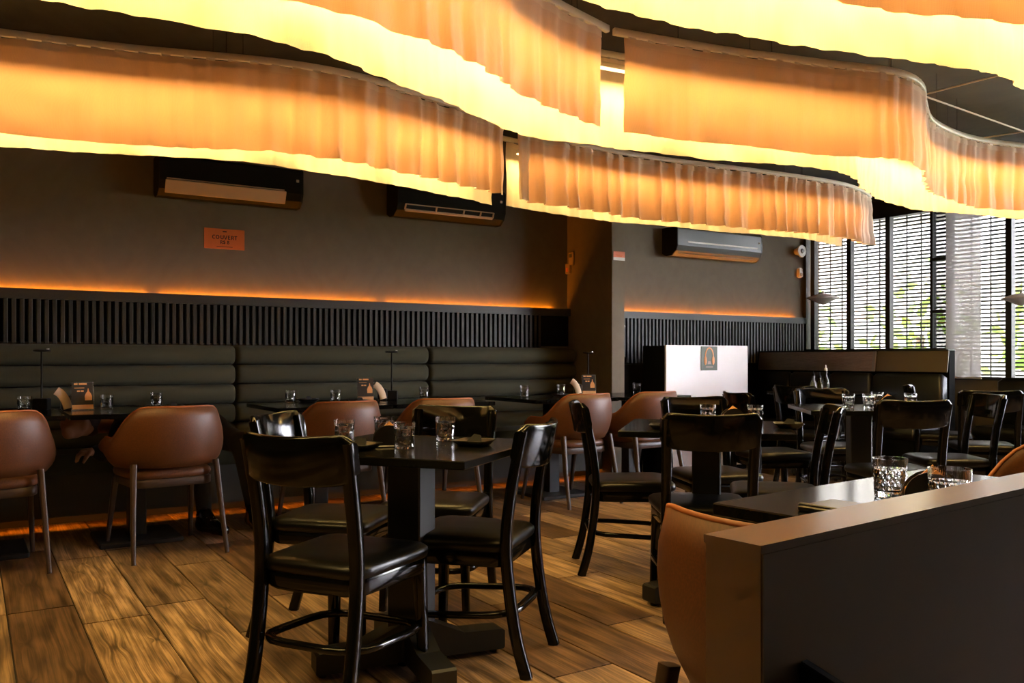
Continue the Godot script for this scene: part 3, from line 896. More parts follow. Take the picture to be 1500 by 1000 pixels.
func banquettes():
	var xs := [-2.4, 0.0, 1.707, 3.339, 4.925]
	for i in 4:
		var w: float = xs[i + 1] - xs[i]
		var lab: String = ["olive upholstered banquette section beyond the left edge", "olive channelled banquette section at the far left of the back wall", "olive channelled banquette section between the two seams, behind the menu card", "olive channelled banquette section that ends at the wing wall"][i]
		var t := thing("banquette", lab, "bench", Vector3(xs[i] + w / 2, 0, WALL_Z), 0, "banquette sections")
		for k in 5:
			var o := obj("backrest_roll", roll(w - 0.004, 0.147, 0.175), M.bench_cloth, t)
			o.position = Vector3(0, 1.195 - 0.147 * (k + 0.5), 0.02)
		var st := S()
		box(st, Vector3(0, 0.41, 0.33), Vector3(w - 0.004, 0.13, 0.52), 0.03, Basis.IDENTITY, 0.03)
		obj("seat", st, M.bench_cloth, t)
		st = S(); slab(st, Vector3(-w / 2, 0.1, 0.03), Vector3(w / 2, 0.35, 0.555)); slab(st, Vector3(-w / 2, 0.075, 0.545), Vector3(w / 2, 0.1, 0.555)); obj("base", st, M.plinth, t)
		st = S(); slab(st, Vector3(-w / 2, 0.0, 0.03), Vector3(w / 2, 0.1, 0.36)); obj("plinth", st, M.plinth, t)
		var lt := thing("led_strip", ["orange light strip under the banquette beyond the left edge", "orange light strip under the banquette at the far left", "orange light strip under the middle banquette section", "orange light strip under the banquette next to the wing wall"][i], "light strip", Vector3(xs[i] + w / 2, 0.094, WALL_Z), 0, "orange light strips")
		st = S(); slab(st, Vector3(-w / 2 + 0.02, 0, 0.52), Vector3(w / 2 - 0.02, 0.005, 0.543)); obj("led_tape", st, M.led_orange, lt)
		area_light(lt, Vector3(0, -0.003, 0.53), Vector2(w - 0.06, 0.014), Basis(Vector3.RIGHT, -PI / 2), LED_ORANGE, 0.09 * w)
	# white-fronted cabinet
	var c := thing("service_cabinet", "white-fronted service cabinet with a small logo, in front of the slatted wall", "cabinet", Vector3(5.985, 0, -6.02))
	var st := S()
	slab(st, Vector3(-0.545, 0.0, -0.2), Vector3(0.545, 1.215, 0.1)); obj("body", st, M.panel_black, c)
	st = S(); box(st, Vector3(0, 0.635, 0.111), Vector3(1.09, 1.17, 0.02), 0.003); obj("front_panel", st, M.board_white, c)
	st = S(); slab(st, Vector3(-0.1, 0.98, 0.122), Vector3(0.115, 1.21, 0.126)); var lg := obj("logo_plate", st, M.logo_green, c)
	st = S()
	var arch := []
	for k in 15:
		var an := PI * k / 14.0
		arch.append(Vector3(0.008 - 0.052 * cos(an), 1.115 + 0.08 * sin(an), 0.127))
	arch.push_front(Vector3(-0.046, 1.07, 0.127)); arch.append(Vector3(0.062, 1.07, 0.127))
	sweep(st, arch, 0.002, 0.014, 0.0008, Vector3.BACK, false, 1)
	obj("headphone_arch", st, M.logo_orange, lg)
	for sx in [-0.044, 0.06]:
		st = S()
		var rr := []
		for k in 9:
			var v := -1.0 + 2.0 * k / 8.0
			rr.append(circle(Vector3(sx, 1.075 + 0.045 * v, 0.127), Vector3.RIGHT, Vector3.BACK * 0.2, maxf(0.018 * sqrt(1 - v * v), 0.001), 10))
		loft(st, rr); obj("headphone_pad", st, M.logo_orange, lg)
	st = S(); extrude(st, [Vector2(-0.015, 1.04), Vector2(0.031, 1.04), Vector2(0.024, 1.068), Vector2(-0.008, 1.068)], 0.001, Transform3D(Basis.IDENTITY, Vector3(0, 0, 0.126))); obj("logo_mark", st, M.logo_pale, lg)
	st = S(); slab(st, Vector3(-0.04, 1.008, 0.126), Vector3(0.056, 1.018, 0.127)); obj("logo_caption", st, M.logo_pale, lg)
	st = S(); slab(st, Vector3(-0.52, 0.0, 0.1), Vector3(0.52, 0.05, 0.105)); obj("kick_plate", st, M.panel_black, c)
	# dark low counter between the wing wall and the cabinet
	var lc := thing("low_counter", "dark low counter between the wing wall and the white cabinet", "counter", Vector3(5.25, 0, -6.45))
	st = S(); slab(st, Vector3(-0.165, 0, -0.25), Vector3(0.165, 1.02, 0.25)); obj("body", st, M.panel_black, lc)
	st = S(); slab(st, Vector3(-0.168, 1.02, -0.25), Vector3(0.168, 1.04, 0.26)); obj("top", st, M.panel_black, lc)
	# booth with a brushed band, turned to the room
	for a in [[-6.685, -5.2, "black booth seat under the brushed metal band, next to the back wall"], [-5.19, -4.46, "black booth seat with the darker band, next to the window post"]]:
		var L: float = a[1] - a[0]
		var t := thing("booth_bench", a[2], "bench", Vector3(7.6, 0, (a[0] + a[1]) / 2), 0, "booth seats under the metal band")
		st = S(); slab(st, Vector3(0, 0, -L / 2), Vector3(0.09, 1.165, L / 2)); obj("back_frame", st, M.panel_black, t)
		st = S(); box(st, Vector3(-0.018, 1.065, 0), Vector3(0.012, 0.2, L), 0.003, Basis(Vector3.BACK, deg_to_rad(-8))); obj("metal_band", st, M.steel_band if a[0] < -6 else M.booth_band_brown, t)
		st = S(); box(st, Vector3(0.045, 1.172, 0), Vector3(0.12, 0.014, L), 0.004); obj("cap", st, M.frame_dark, t)
		var n := int(round(L / 0.5))
		for k in n:
			st = S(); box(st, Vector3(-0.06, 0.71, -L / 2 + (k + 0.5) * L / n), Vector3(0.11, 0.48, L / n - 0.006), 0.035, Basis.IDENTITY, 0.035); obj("back_cushion", st, M.booth_leather, t)
		st = S(); box(st, Vector3(-0.27, 0.415, 0), Vector3(0.54, 0.11, L), 0.03, Basis.IDENTITY, 0.03); obj("seat", st, M.booth_leather, t)
		st = S(); slab(st, Vector3(-0.5, 0, -L / 2), Vector3(0, 0.36, L / 2)); obj("base", st, M.panel_black, t)
		if a[0] < -6:
			st = S(); box(st, Vector3(-0.02, 1.065, L / 2 - 0.02), Vector3(0.016, 0.2, 0.035), 0.002, Basis(Vector3.BACK, deg_to_rad(-8))); obj("band_joint", st, M.aluminium, t)
	# bench along the tall windows
	for a in [[-4.4, -3.4, "black leather bench under the tall windows, beside the booth"], [-3.39, -2.2, "black leather bench under the tall windows at the right edge"]]:
		var L: float = a[1] - a[0]
		var t := thing("window_bench", a[2], "bench", Vector3(WIN_X - 0.02, 0, (a[0] + a[1]) / 2), 0, "benches under the tall windows")
		var n := int(round(L / 0.5))
		for k in n:
			st = S(); box(st, Vector3(-0.07, 0.69, -L / 2 + (k + 0.5) * L / n), Vector3(0.13, 0.44, L / n - 0.006), 0.04, Basis.IDENTITY, 0.04); obj("back_cushion", st, M.booth_leather, t)
		st = S(); box(st, Vector3(-0.29, 0.415, 0), Vector3(0.56, 0.11, L), 0.03, Basis.IDENTITY, 0.03); obj("seat", st, M.booth_leather, t)
		st = S(); slab(st, Vector3(-0.52, 0, -L / 2), Vector3(0, 0.36, L / 2)); obj("base", st, M.panel_black, t)
	# half-height partition in the foreground
	var pt := Node3D.new()
	pt.name = "trim_2"
	add_child(pt)
	tag(pt, "beige half-height partition in the right foreground", "", "", "structure")
	var yaw := atan(795.0 / 1250.0)
	var lat := 0.185
	var dep := 0.824
	pt.position = Vector3(sin(yaw) * dep + cos(yaw) * lat, 0, -cos(yaw) * dep + sin(yaw) * lat)
	pt.rotation.y = -(yaw + atan2(0.79, 0.61) - PI / 2)
	# local x runs along the partition, local +z to the camera's side
	st = S(); slab(st, Vector3(0.0015, 0, 0.0015), Vector3(2.2, 0.922, 0.0645)); obj("core", st, M.partition_laminate, pt)
	st = S(); slab(st, Vector3(0, 0.922, 0), Vector3(2.2, 0.93, 0.066)); obj("top_board", st, M.partition_laminate, pt)
	st = S(); slab(st, Vector3(0.003, 0, 0.0645), Vector3(2.2, 0.9215, 0.0665)); obj("side_board", st, M.partition_laminate, pt)

# ---------------------------------------------------------------- chairs and tables
func trapezoid(wf: float, wr: float, d: float, y: float, k: float, r := 0.05) -> PackedVector3Array:
	# rounded outline of a seat, front at -z; k shrinks it towards the middle
	var out := PackedVector3Array()
	var cs := [Vector2(wf / 2, -d / 2), Vector2(-wf / 2, -d / 2), Vector2(-wr / 2, d / 2), Vector2(wr / 2, d / 2)]
	for i in 4:
		var c: Vector2 = cs[i]
		var a: Vector2 = (cs[(i + 3) % 4] - c).normalized()
		var b: Vector2 = (cs[(i + 1) % 4] - c).normalized()
		for j in 5:
			var f := j / 4.0
			var p := (c + a * r).lerp(c, f).lerp(c.lerp(c + b * r, f), f)
			out.append(Vector3(p.x * k, y, p.y * k))
	return out

func black_chair() -> Node3D:
	var t := thing("black_dining_chair", "", "chair", Vector3.ZERO, 0, "black lacquered dining chairs")
	for s in [-1, 1]:
		var st := S()
		var path := spline([Vector3(s * 0.185, 0, 0.275), Vector3(s * 0.183, 0.16, 0.232), Vector3(s * 0.182, 0.42, 0.2), Vector3(s * 0.181, 0.62, 0.215), Vector3(s * 0.186, 0.85, 0.262)], 5)
		sweep(st, path, [0.036, 0.044], [0.042, 0.036], 0.01, Vector3.RIGHT)
		obj("rear_leg", st, M.lacquer, t)
	for s in [-1, 1]:
		var st := S()
		sweep(st, [Vector3(s * 0.19, 0, -0.188), Vector3(s * 0.182, 0.2, -0.181), Vector3(s * 0.176, 0.42, -0.174)], [0.03, 0.042], [0.03, 0.042], 0.007, Vector3.RIGHT)
		obj("front_leg", st, M.lacquer, t)
	# curved back board, ends thick and rounded, lower edge fuller in the middle
	var st := S()
	var rings := []
	for k in 19:
		var u := -1.0 + k / 9.0
		var end := sqrt(maxf(0.0, 1.0 - pow(absf(u), 9.0)))
		var x := 0.207 * u
		var z := 0.258 + 0.055 * (1 - u * u) - 0.012
		var hi := 0.868 + 0.012 * u * u
		var lo := 0.722 - 0.012 * (1 - u * u)
		var mid := (hi + lo) / 2
		var hh := maxf((hi - lo) * (0.72 + 0.28 * end) * (1.0 if absf(u) < 0.999 else 0.85), 0.01)
		var tilt := Vector3(0, 1, 0.2).normalized()
		rings.append(ring(Vector3(x, mid, z), Vector3(-0.5 * u, 0, 1).normalized().slerp(Vector3(0, -0.2, 1).normalized(), 0.6), tilt, 0.02 + 0.012 * pow(absf(u), 4.0), hh, 0.009, 2))
	loft(st, rings)
	obj("backrest", st, M.lacquer, t)
	st = S()
	rings = []
	for a in [[0.372, 0.94], [0.378, 0.96], [0.418, 0.96], [0.424, 0.95]]: rings.append(trapezoid(0.43, 0.385, 0.41, a[0], a[1], 0.06))
	loft(st, rings)
	obj("seat_frame", st, M.lacquer, t)
	st = S()
	rings = []
	for a in [[0.424, 0.96], [0.43, 0.99], [0.445, 1.005], [0.458, 0.99], [0.468, 0.94], [0.474, 0.84], [0.478, 0.6], [0.479, 0.3]]: rings.append(trapezoid(0.435, 0.39, 0.415, a[0], a[1], 0.065))
	loft(st, rings)
	obj("seat", st, M.black_leather, t)
	st = S()
	var loop := trapezoid(0.40, 0.385, 0.41, 0.2, 1.0, 0.12)
	var pts := []
	for i in loop.size(): pts.append(loop[i] + Vector3(0, 0.012 * loop[i].z / 0.2, 0.015))
	sweep(st, pts, 0.022, 0.03, 0.007, Vector3.UP, true)
	obj("stretcher", st, M.lacquer, t)
	return t

func brown_chair() -> Node3D:
	var t := thing("brown_armchair", "", "chair", Vector3.ZERO, 0, "brown leather armchairs")
	var st := S()
	var rings := []
	var rim := []
	var N := 36
	for k in N + 1:
		var u := -1.0 + 2.0 * k / N
		var a := absf(u)
		var ph := signf(u) * minf(a / 0.7, 1.0) * deg_to_rad(97)
		var out := Vector3(sin(ph), 0, cos(ph))
		var tang := Vector3(cos(ph), 0, -sin(ph))
		var hi := lerpf(0.832, 0.655, smoothstep(0.24, 0.62, a)) - 0.02 * smoothstep(0.9, 1.0, a)
		var lo := 0.495 + 0.06 * smoothstep(0.62, 1.0, a)
		var base := Vector3(out.x * 0.27, 0, out.z * 0.25 + 0.0)
		if a > 0.7: base.z -= (a - 0.7) * 0.42
		var rr := PackedVector3Array()
		var prof := []
		# outer face upwards, then the inner face down
		for j in 7: prof.append([j / 6.0, 1.0])
		for j in 7: prof.append([1.0 - j / 6.0, -1.0])
		for p in prof:
			var v: float = p[0]
			var y := lerpf(lo, hi, v)
			var edge := 1.0 - pow(absf(2 * v - 1), 4.0) * 0.75
			var lean := 0.045 * (y - 0.5) / 0.33
			var swell := 0.02 * sin(PI * clampf(v, 0, 1))
			rr.append(base + out * (lean + swell + p[1] * 0.017 * edge) + Vector3(0, y, 0))
		rings.append(rr)
		rim.append(base + out * 0.045 * (hi - 0.5) / 0.33 + Vector3(0, hi - 0.001, 0))
	loft(st, rings)
	obj("shell", st, M.brown_leather, t)
	st = S(); sweep(st, rim, 0.012, 0.012, 0.0055, Vector3.UP); obj("piping", st, M.piping, t)
	st = S()
	rings = []
	for a in [[0.43, 0.93], [0.437, 0.98], [0.455, 1.0], [0.472, 0.98], [0.483, 0.92], [0.49, 0.8], [0.493, 0.5]]:
		var r2 := trapezoid(0.49, 0.45, 0.47, a[0], a[1], 0.13)
		for i in r2.size(): r2[i].z -= 0.03
		rings.append(r2)
	loft(st, rings)
	obj("seat", st, M.brown_leather, t)
	st = S()
	rings = []
	for a in [[0.385, 0.95], [0.39, 0.97], [0.428, 0.97], [0.432, 0.95]]:
		var r2 := trapezoid(0.47, 0.44, 0.45, a[0], a[1], 0.08)
		for i in r2.size(): r2[i].z -= 0.02
		rings.append(r2)
	loft(st, rings)
	obj("seat_frame", st, M.walnut, t)
	for s in [-1, 1]:
		st = S()
		sweep(st, [Vector3(s * 0.25, 0, 0.31), Vector3(s * 0.238, 0.25, 0.252), Vector3(s * 0.222, 0.52, 0.2)], [0.022, 0.03], [0.024, 0.04], 0.007, Vector3.RIGHT)
		obj("rear_leg", st, M.walnut, t)
		st = S()
		sweep(st, [Vector3(s * 0.24, 0, -0.3), Vector3(s * 0.215, 0.42, -0.2)], [0.022, 0.034], [0.022, 0.036], 0.007, Vector3.RIGHT)
		obj("front_leg", st, M.walnut, t)
	return t

func table(at: Vector2, az: float, w: float, d: float, cross_base: bool, label: String, group := "black pedestal tables") -> Node3D:
	var t := thing("pedestal_table", label, "table", Vector3(at.x, 0, at.y), az, group)
	var st := S(); box(st, Vector3(0, TAB - 0.014, 0), Vector3(w, 0.028, d), 0.003); obj("tabletop", st, M.table_black, t)
	st = S(); box(st, Vector3(0, TAB - 0.036, 0), Vector3(0.34, 0.016, 0.34), 0.003); obj("mount", st, M.iron, t)
	if cross_base:
		st = S(); box(st, Vector3(0, 0.39, 0), Vector3(0.13, 0.71, 0.13), 0.006); obj("column", st, M.iron, t)
		for k in 4:
			var b := Basis(Vector3.UP, PI / 4 + k * PI / 2)
			st = S()
			var poly := [Vector2(0.03, 0.025), Vector2(0.345, 0.018), Vector2(0.35, 0.025), Vector2(0.35, 0.085), Vector2(0.34, 0.092), Vector2(0.19, 0.098), Vector2(0.05, 0.16)]
			extrude(st, poly, 0.085, Transform3D(b, b * Vector3(0, 0, -0.0425)))
			var ft := obj("foot", st, M.iron, t)
			st = S(); rod(st, b * Vector3(0.32, 0, 0), b * Vector3(0.32, 0.022, 0), 0.014); obj("glide", st, M.sole_dark, ft)
	else:
		st = S(); box(st, Vector3(0, 0.385, 0), Vector3(0.1, 0.73, 0.1), 0.006); obj("column", st, M.iron, t)
		st = S(); box(st, Vector3(0, 0.014, 0), Vector3(0.46, 0.028, 0.46), 0.006); obj("base_plate", st, M.iron, t)
	return t

const TC := Vector2(1.345, -2.79)
const TD := Vector2(2.89, -2.86)
const TE := Vector2(4.78, -3.4)

func furniture():
	# free-standing tables
	table(TC, 53, 0.74, 0.74, true, "black square table in the centre foreground with four tumblers")
	table(TD, 46, 0.74, 0.74, true, "black square table right of centre, behind the chair with its back to us")
	table(TE, 40, 0.74, 0.74, true, "black square table before the booth, with a tumbler and a round napkin holder")
	table(Vector2(6.75, -5.1), 0, 0.7, 0.9, true, "black booth table with the oil bottles, under the metal band")
	table(Vector2(7.55, -3.3), 0, 0.65, 0.8, true, "black table by the tall windows at the right edge")
	# tables along the banquette
	table(Vector2(0.05, -5.62), 0, 0.79, 0.74, false, "black banquette table cut off by the left edge")
	table(Vector2(0.86, -5.62), 0, 0.79, 0.74, false, "black banquette table behind the leftmost whole brown armchair")
	table(Vector2(2.02, -5.64), 0, 0.78, 0.74, false, "black banquette table behind the centre group, left of its pair")
	table(Vector2(2.82, -5.64), 0, 0.78, 0.74, false, "black banquette table behind the centre group, right of its pair")
	table(Vector2(3.96, -5.64), 0, 0.8, 0.74, false, "black banquette table just left of the wing wall")
	table(Vector2(4.78, -5.64), 0, 0.74, 0.74, false, "black banquette table in front of the wing wall's end")
	# table along the partition
	var yaw := atan(795.0 / 1250.0)
	var R := Vector3(cos(yaw), 0, sin(yaw))
	var F := Vector3(sin(yaw), 0, -cos(yaw))
	var ex := R * 0.79 + F * 0.61
	var ez := R * 0.61 - F * 0.79
	var L := R * 0.437 + F * 1.86
	var c := L + ex * 0.46 + ez * 0.3
	table(Vector2(c.x, c.z), rad_to_deg(yaw + atan2(0.79, 0.61)) - 90, 0.92, 0.6, false, "black table along the beige partition in the right foreground")
	# black chairs
	var k := black_chair()
	var spots := [
		[1.055, -2.682, 57.0, "black chair nearest us with its back turned, left front of the centre table"],
		[1.265, -3.335, 134.0, "black chair at the left rear of the centre table, its back mirroring the window"],
		[1.577, -2.77, -40.0, "black chair on the right side of the centre table, seen from behind"],
		[1.785, -3.43, 226.0, "black chair behind the centre table, facing us"],
		[2.94, -3.46, 122.0, "black chair in side view at the left of the right-hand table"],
		[2.747, -2.754, 35.0, "black chair with its back to us before the right-hand table"],
		[3.52, -3.43, 200.0, "black chair behind the right-hand table, in front of the white cabinet"],
		[3.31, -2.82, -45.0, "black chair right of the right-hand table, seen edge-on"],
		[4.62, -3.95, 112.0, "black chair left of the booth-side table, its back catching the window light"],
		[5.32, -3.98, 210.0, "black chair behind the booth-side table with a bright blue sheen"],
		[4.50, -2.98, 32.0, "black chair with its back to us before the booth-side table"],
		[5.28, -3.12, -55.0, "black chair right of the booth-side table, seen from behind"],
		[6.33, -3.46, 50.0, "black chair with a glossy back left of the window table"],
		[6.95, -4.12, 150.0, "black chair between the booth and the window bench, edge catching light"],
		[7.15, -3.05, 75.0, "black chair at the right edge, pushed to the window table"],
		[6.05, -4.75, 85.0, "black chair facing the booth table under the metal band"]]
	for i in spots.size():
		var a: Array = spots[i]
		if i == 0:
			k.position = Vector3(a[0], 0, a[1]); k.rotation.y = -deg_to_rad(a[2]); k.set_meta("label", a[3])
		else: copy(k, Vector3(a[0], 0, a[1]), a[2], a[3])
	# a chair with a thin plate back in front of the partition
	var q := R * 0.505 + F * 0.705
	var pc := thing("plate_back_chair", "black chair with a thin plate back whose corner shows at the bottom, before the partition", "chair", Vector3(q.x, 0, q.z), rad_to_deg(yaw) + 78.1)
	var ps := S(); box(ps, Vector3(0, 0.7, 0.2), Vector3(0.4, 0.225, 0.012), 0.002, Basis(Vector3.RIGHT, Vector3.UP, Vector3.BACK)); obj("backrest", ps, M.iron, pc)
	ps = S()
	loft(ps, [trapezoid(0.42, 0.4, 0.41, 0.435, 0.98), trapezoid(0.42, 0.4, 0.41, 0.445, 1.0), trapezoid(0.42, 0.4, 0.41, 0.468, 0.99), trapezoid(0.42, 0.4, 0.41, 0.475, 0.9)])
	obj("seat", ps, M.black_leather, pc)
	for sx in [-1, 1]:
		ps = S(); sweep(ps, [Vector3(sx * 0.185, 0, 0.215), Vector3(sx * 0.185, 0.43, 0.188), Vector3(sx * 0.185, 0.8, 0.188)], 0.03, 0.012, 0.003, Vector3.RIGHT); obj("rear_leg", ps, M.lacquer, pc)
		ps = S(); sweep(ps, [Vector3(sx * 0.185, 0, -0.19), Vector3(sx * 0.18, 0.435, -0.175)], 0.026, 0.026, 0.004, Vector3.RIGHT); obj("front_leg", ps, M.lacquer, pc)
	# brown armchairs
	var b := brown_chair()
	var e1 := L - ex * 0.058 + ez * 0.33
	var e2 := L + ex * 1.24 + ez * 0.26
	var paz := rad_to_deg(yaw + atan2(0.79, 0.61))
	var bs := [
		[0.95, -5.22, -6.0, "brown leather armchair, the whole one at the left with its back to us"],
		[0.08, -5.24, -3.0, "brown leather armchair cut off by the left edge"],
		[1.95, -5.22, -4.0, "brown leather armchair behind the centre group, below the menu card"],
		[2.66, -5.22, 2.0, "brown leather armchair whose rounded top shows above the black chair back"],
		[3.9, -5.3, -2.0, "brown leather armchair just right of the centre group, pale light under its seat"],
		[4.6, -5.32, -2.0, "brown leather armchair left of the white cabinet"],
		[e1.x, e1.z, paz, "brown leather armchair at the left end of the partition table, large in the foreground"],
		[e2.x, e2.z, paz + 180, "brown leather armchair whose top shows over the partition at the right edge"]]
	for i in bs.size():
		var a: Array = bs[i]
		if i == 0:
			b.position = Vector3(a[0], 0, a[1]); b.rotation.y = -deg_to_rad(a[2]); b.set_meta("label", a[3])
		else: copy(b, Vector3(a[0], 0, a[1]), a[2], a[3])
	# pendant lamps by the windows
	for a in [[7.1, 1.69, -5.45, "white double-cone pendant lamp in front of the louvred window"], [7.75, 1.62, -3.9, "white double-cone pendant lamp cut off by the right edge"]]:
		var t := thing("pendant_lamp", a[3], "lamp", Vector3(a[0], a[1], a[2]), 0, "white pendant lamps")
		var st := S(); lathe(st, [Vector2(0.002, 0.045), Vector2(0.03, 0.043), Vector2(0.08, 0.03), Vector2(0.15, 0.006), Vector2(0.155, 0.0), Vector2(0.15, -0.006)], 28); obj("upper_shade", st, M.shade_white, t)
		st = S(); lathe(st, [Vector2(0.148, -0.007), Vector2(0.09, -0.028), Vector2(0.04, -0.056), Vector2(0.01, -0.066), Vector2(0.001, -0.067)], 28); obj("lower_shade", st, M.shade_white, t)
		st = S(); rod(st, Vector3(0, 0.04, 0), Vector3(0, CEIL - a[1], 0), 0.002, -1, 6); obj("cord", st, M.black_plastic, t)
		st = S(); rod(st, Vector3(0, 0.04, 0), Vector3(0, 0.07, 0), 0.012, -1, 10); obj("cord_grip", st, M.white_plastic, t)

# ---------------------------------------------------------------- a person bent over behind the table
func capsules(st: SurfaceTool, bones: Array, cell: float, blend: float):
	# surface nets of a smooth union of tapered capsules: [a, b, ra, rb]
	var lo := Vector3.ONE * 1e9
	var hi := -lo
	for b in bones:
		for e in 2:
			var r: float = b[2 + e]
			lo = lo.min(b[e] - Vector3.ONE * (r + blend + 3 * cell)); hi = hi.max(b[e] + Vector3.ONE * (r + blend + 3 * cell))
	var nx := int((hi.x - lo.x) / cell) + 2
	var ny := int((hi.y - lo.y) / cell) + 2
	var nz := int((hi.z - lo.z) / cell) + 2
	var f := PackedFloat32Array()
	f.resize(nx * ny * nz)
	f.fill(1.0)
	for b in bones:
		var a: Vector3 = b[0]
		var d: Vector3 = b[1] - a
		var dd := maxf(d.length_squared(), 1e-9)
		var pad: float = maxf(b[2], b[3]) + blend + 2 * cell
		var p0: Vector3 = ((b[0].min(b[1]) - Vector3.ONE * pad - lo) / cell).floor()
		var p1: Vector3 = ((b[0].max(b[1]) + Vector3.ONE * pad - lo) / cell).ceil()
		for i in range(maxi(0, int(p0.x)), mini(nx, int(p1.x) + 1)):
			for j in range(maxi(0, int(p0.y)), mini(ny, int(p1.y) + 1)):
				var row := (i * ny + j) * nz
				for k in range(maxi(0, int(p0.z)), mini(nz, int(p1.z) + 1)):
					var p := lo + Vector3(i, j, k) * cell
					var h := clampf((p - a).dot(d) / dd, 0, 1)
					var s: float = (p - a - d * h).length() - lerpf(b[2], b[3], h)
					var o := f[row + k]
					var q := maxf(blend - absf(s - o), 0) / blend
					f[row + k] = minf(s, o) - q * q * blend * 0.25
	var at := {}
	var vs := []
	var off := [0, 1, nz, nz + 1, ny * nz, ny * nz + 1, ny * nz + nz, ny * nz + nz + 1]
	for i in nx - 1:
		for j in ny - 1:
			for k in nz - 1:
				var c := (i * ny + j) * nz + k
				var neg := 0
				for o in off:
					if f[c + o] < 0: neg += 1
				if neg == 0 or neg == 8: continue
				var sum := Vector3.ZERO
				var cnt := 0
				for e in [[0, 1], [2, 3], [4, 5], [6, 7], [0, 2], [1, 3], [4, 6], [5, 7], [0, 4], [1, 5], [2, 6], [3, 7]]:
					var va := f[c + off[e[0]]]
					var vb := f[c + off[e[1]]]
					if (va < 0) != (vb < 0):
						var tt := va / (va - vb)
						var pa := Vector3((e[0] >> 2) & 1, (e[0] >> 1) & 1, e[0] & 1)
						var pb := Vector3((e[1] >> 2) & 1, (e[1] >> 1) & 1, e[1] & 1)
						sum += pa.lerp(pb, tt)
						cnt += 1
				at[c] = vs.size()
				vs.append(lo + (Vector3(i, j, k) + sum / cnt) * cell)
	var tr := PackedInt32Array()
	var step := [ny * nz, nz, 1]
	for c in at:
		for ax in 3:
			var u: int = step[(ax + 1) % 3]
			var w: int = step[(ax + 2) % 3]
			if (f[c] < 0) == (f[c + step[ax]] < 0): continue
			if not (at.has(c - u) and at.has(c - w) and at.has(c - u - w)): continue
			var q := [at[c], at[c - u], at[c - u - w], at[c - w]]
			if f[c] < 0: q.reverse()
			tr.append_array([q[0], q[1], q[2], q[0], q[2], q[3]])
	put(st, vs, tr)

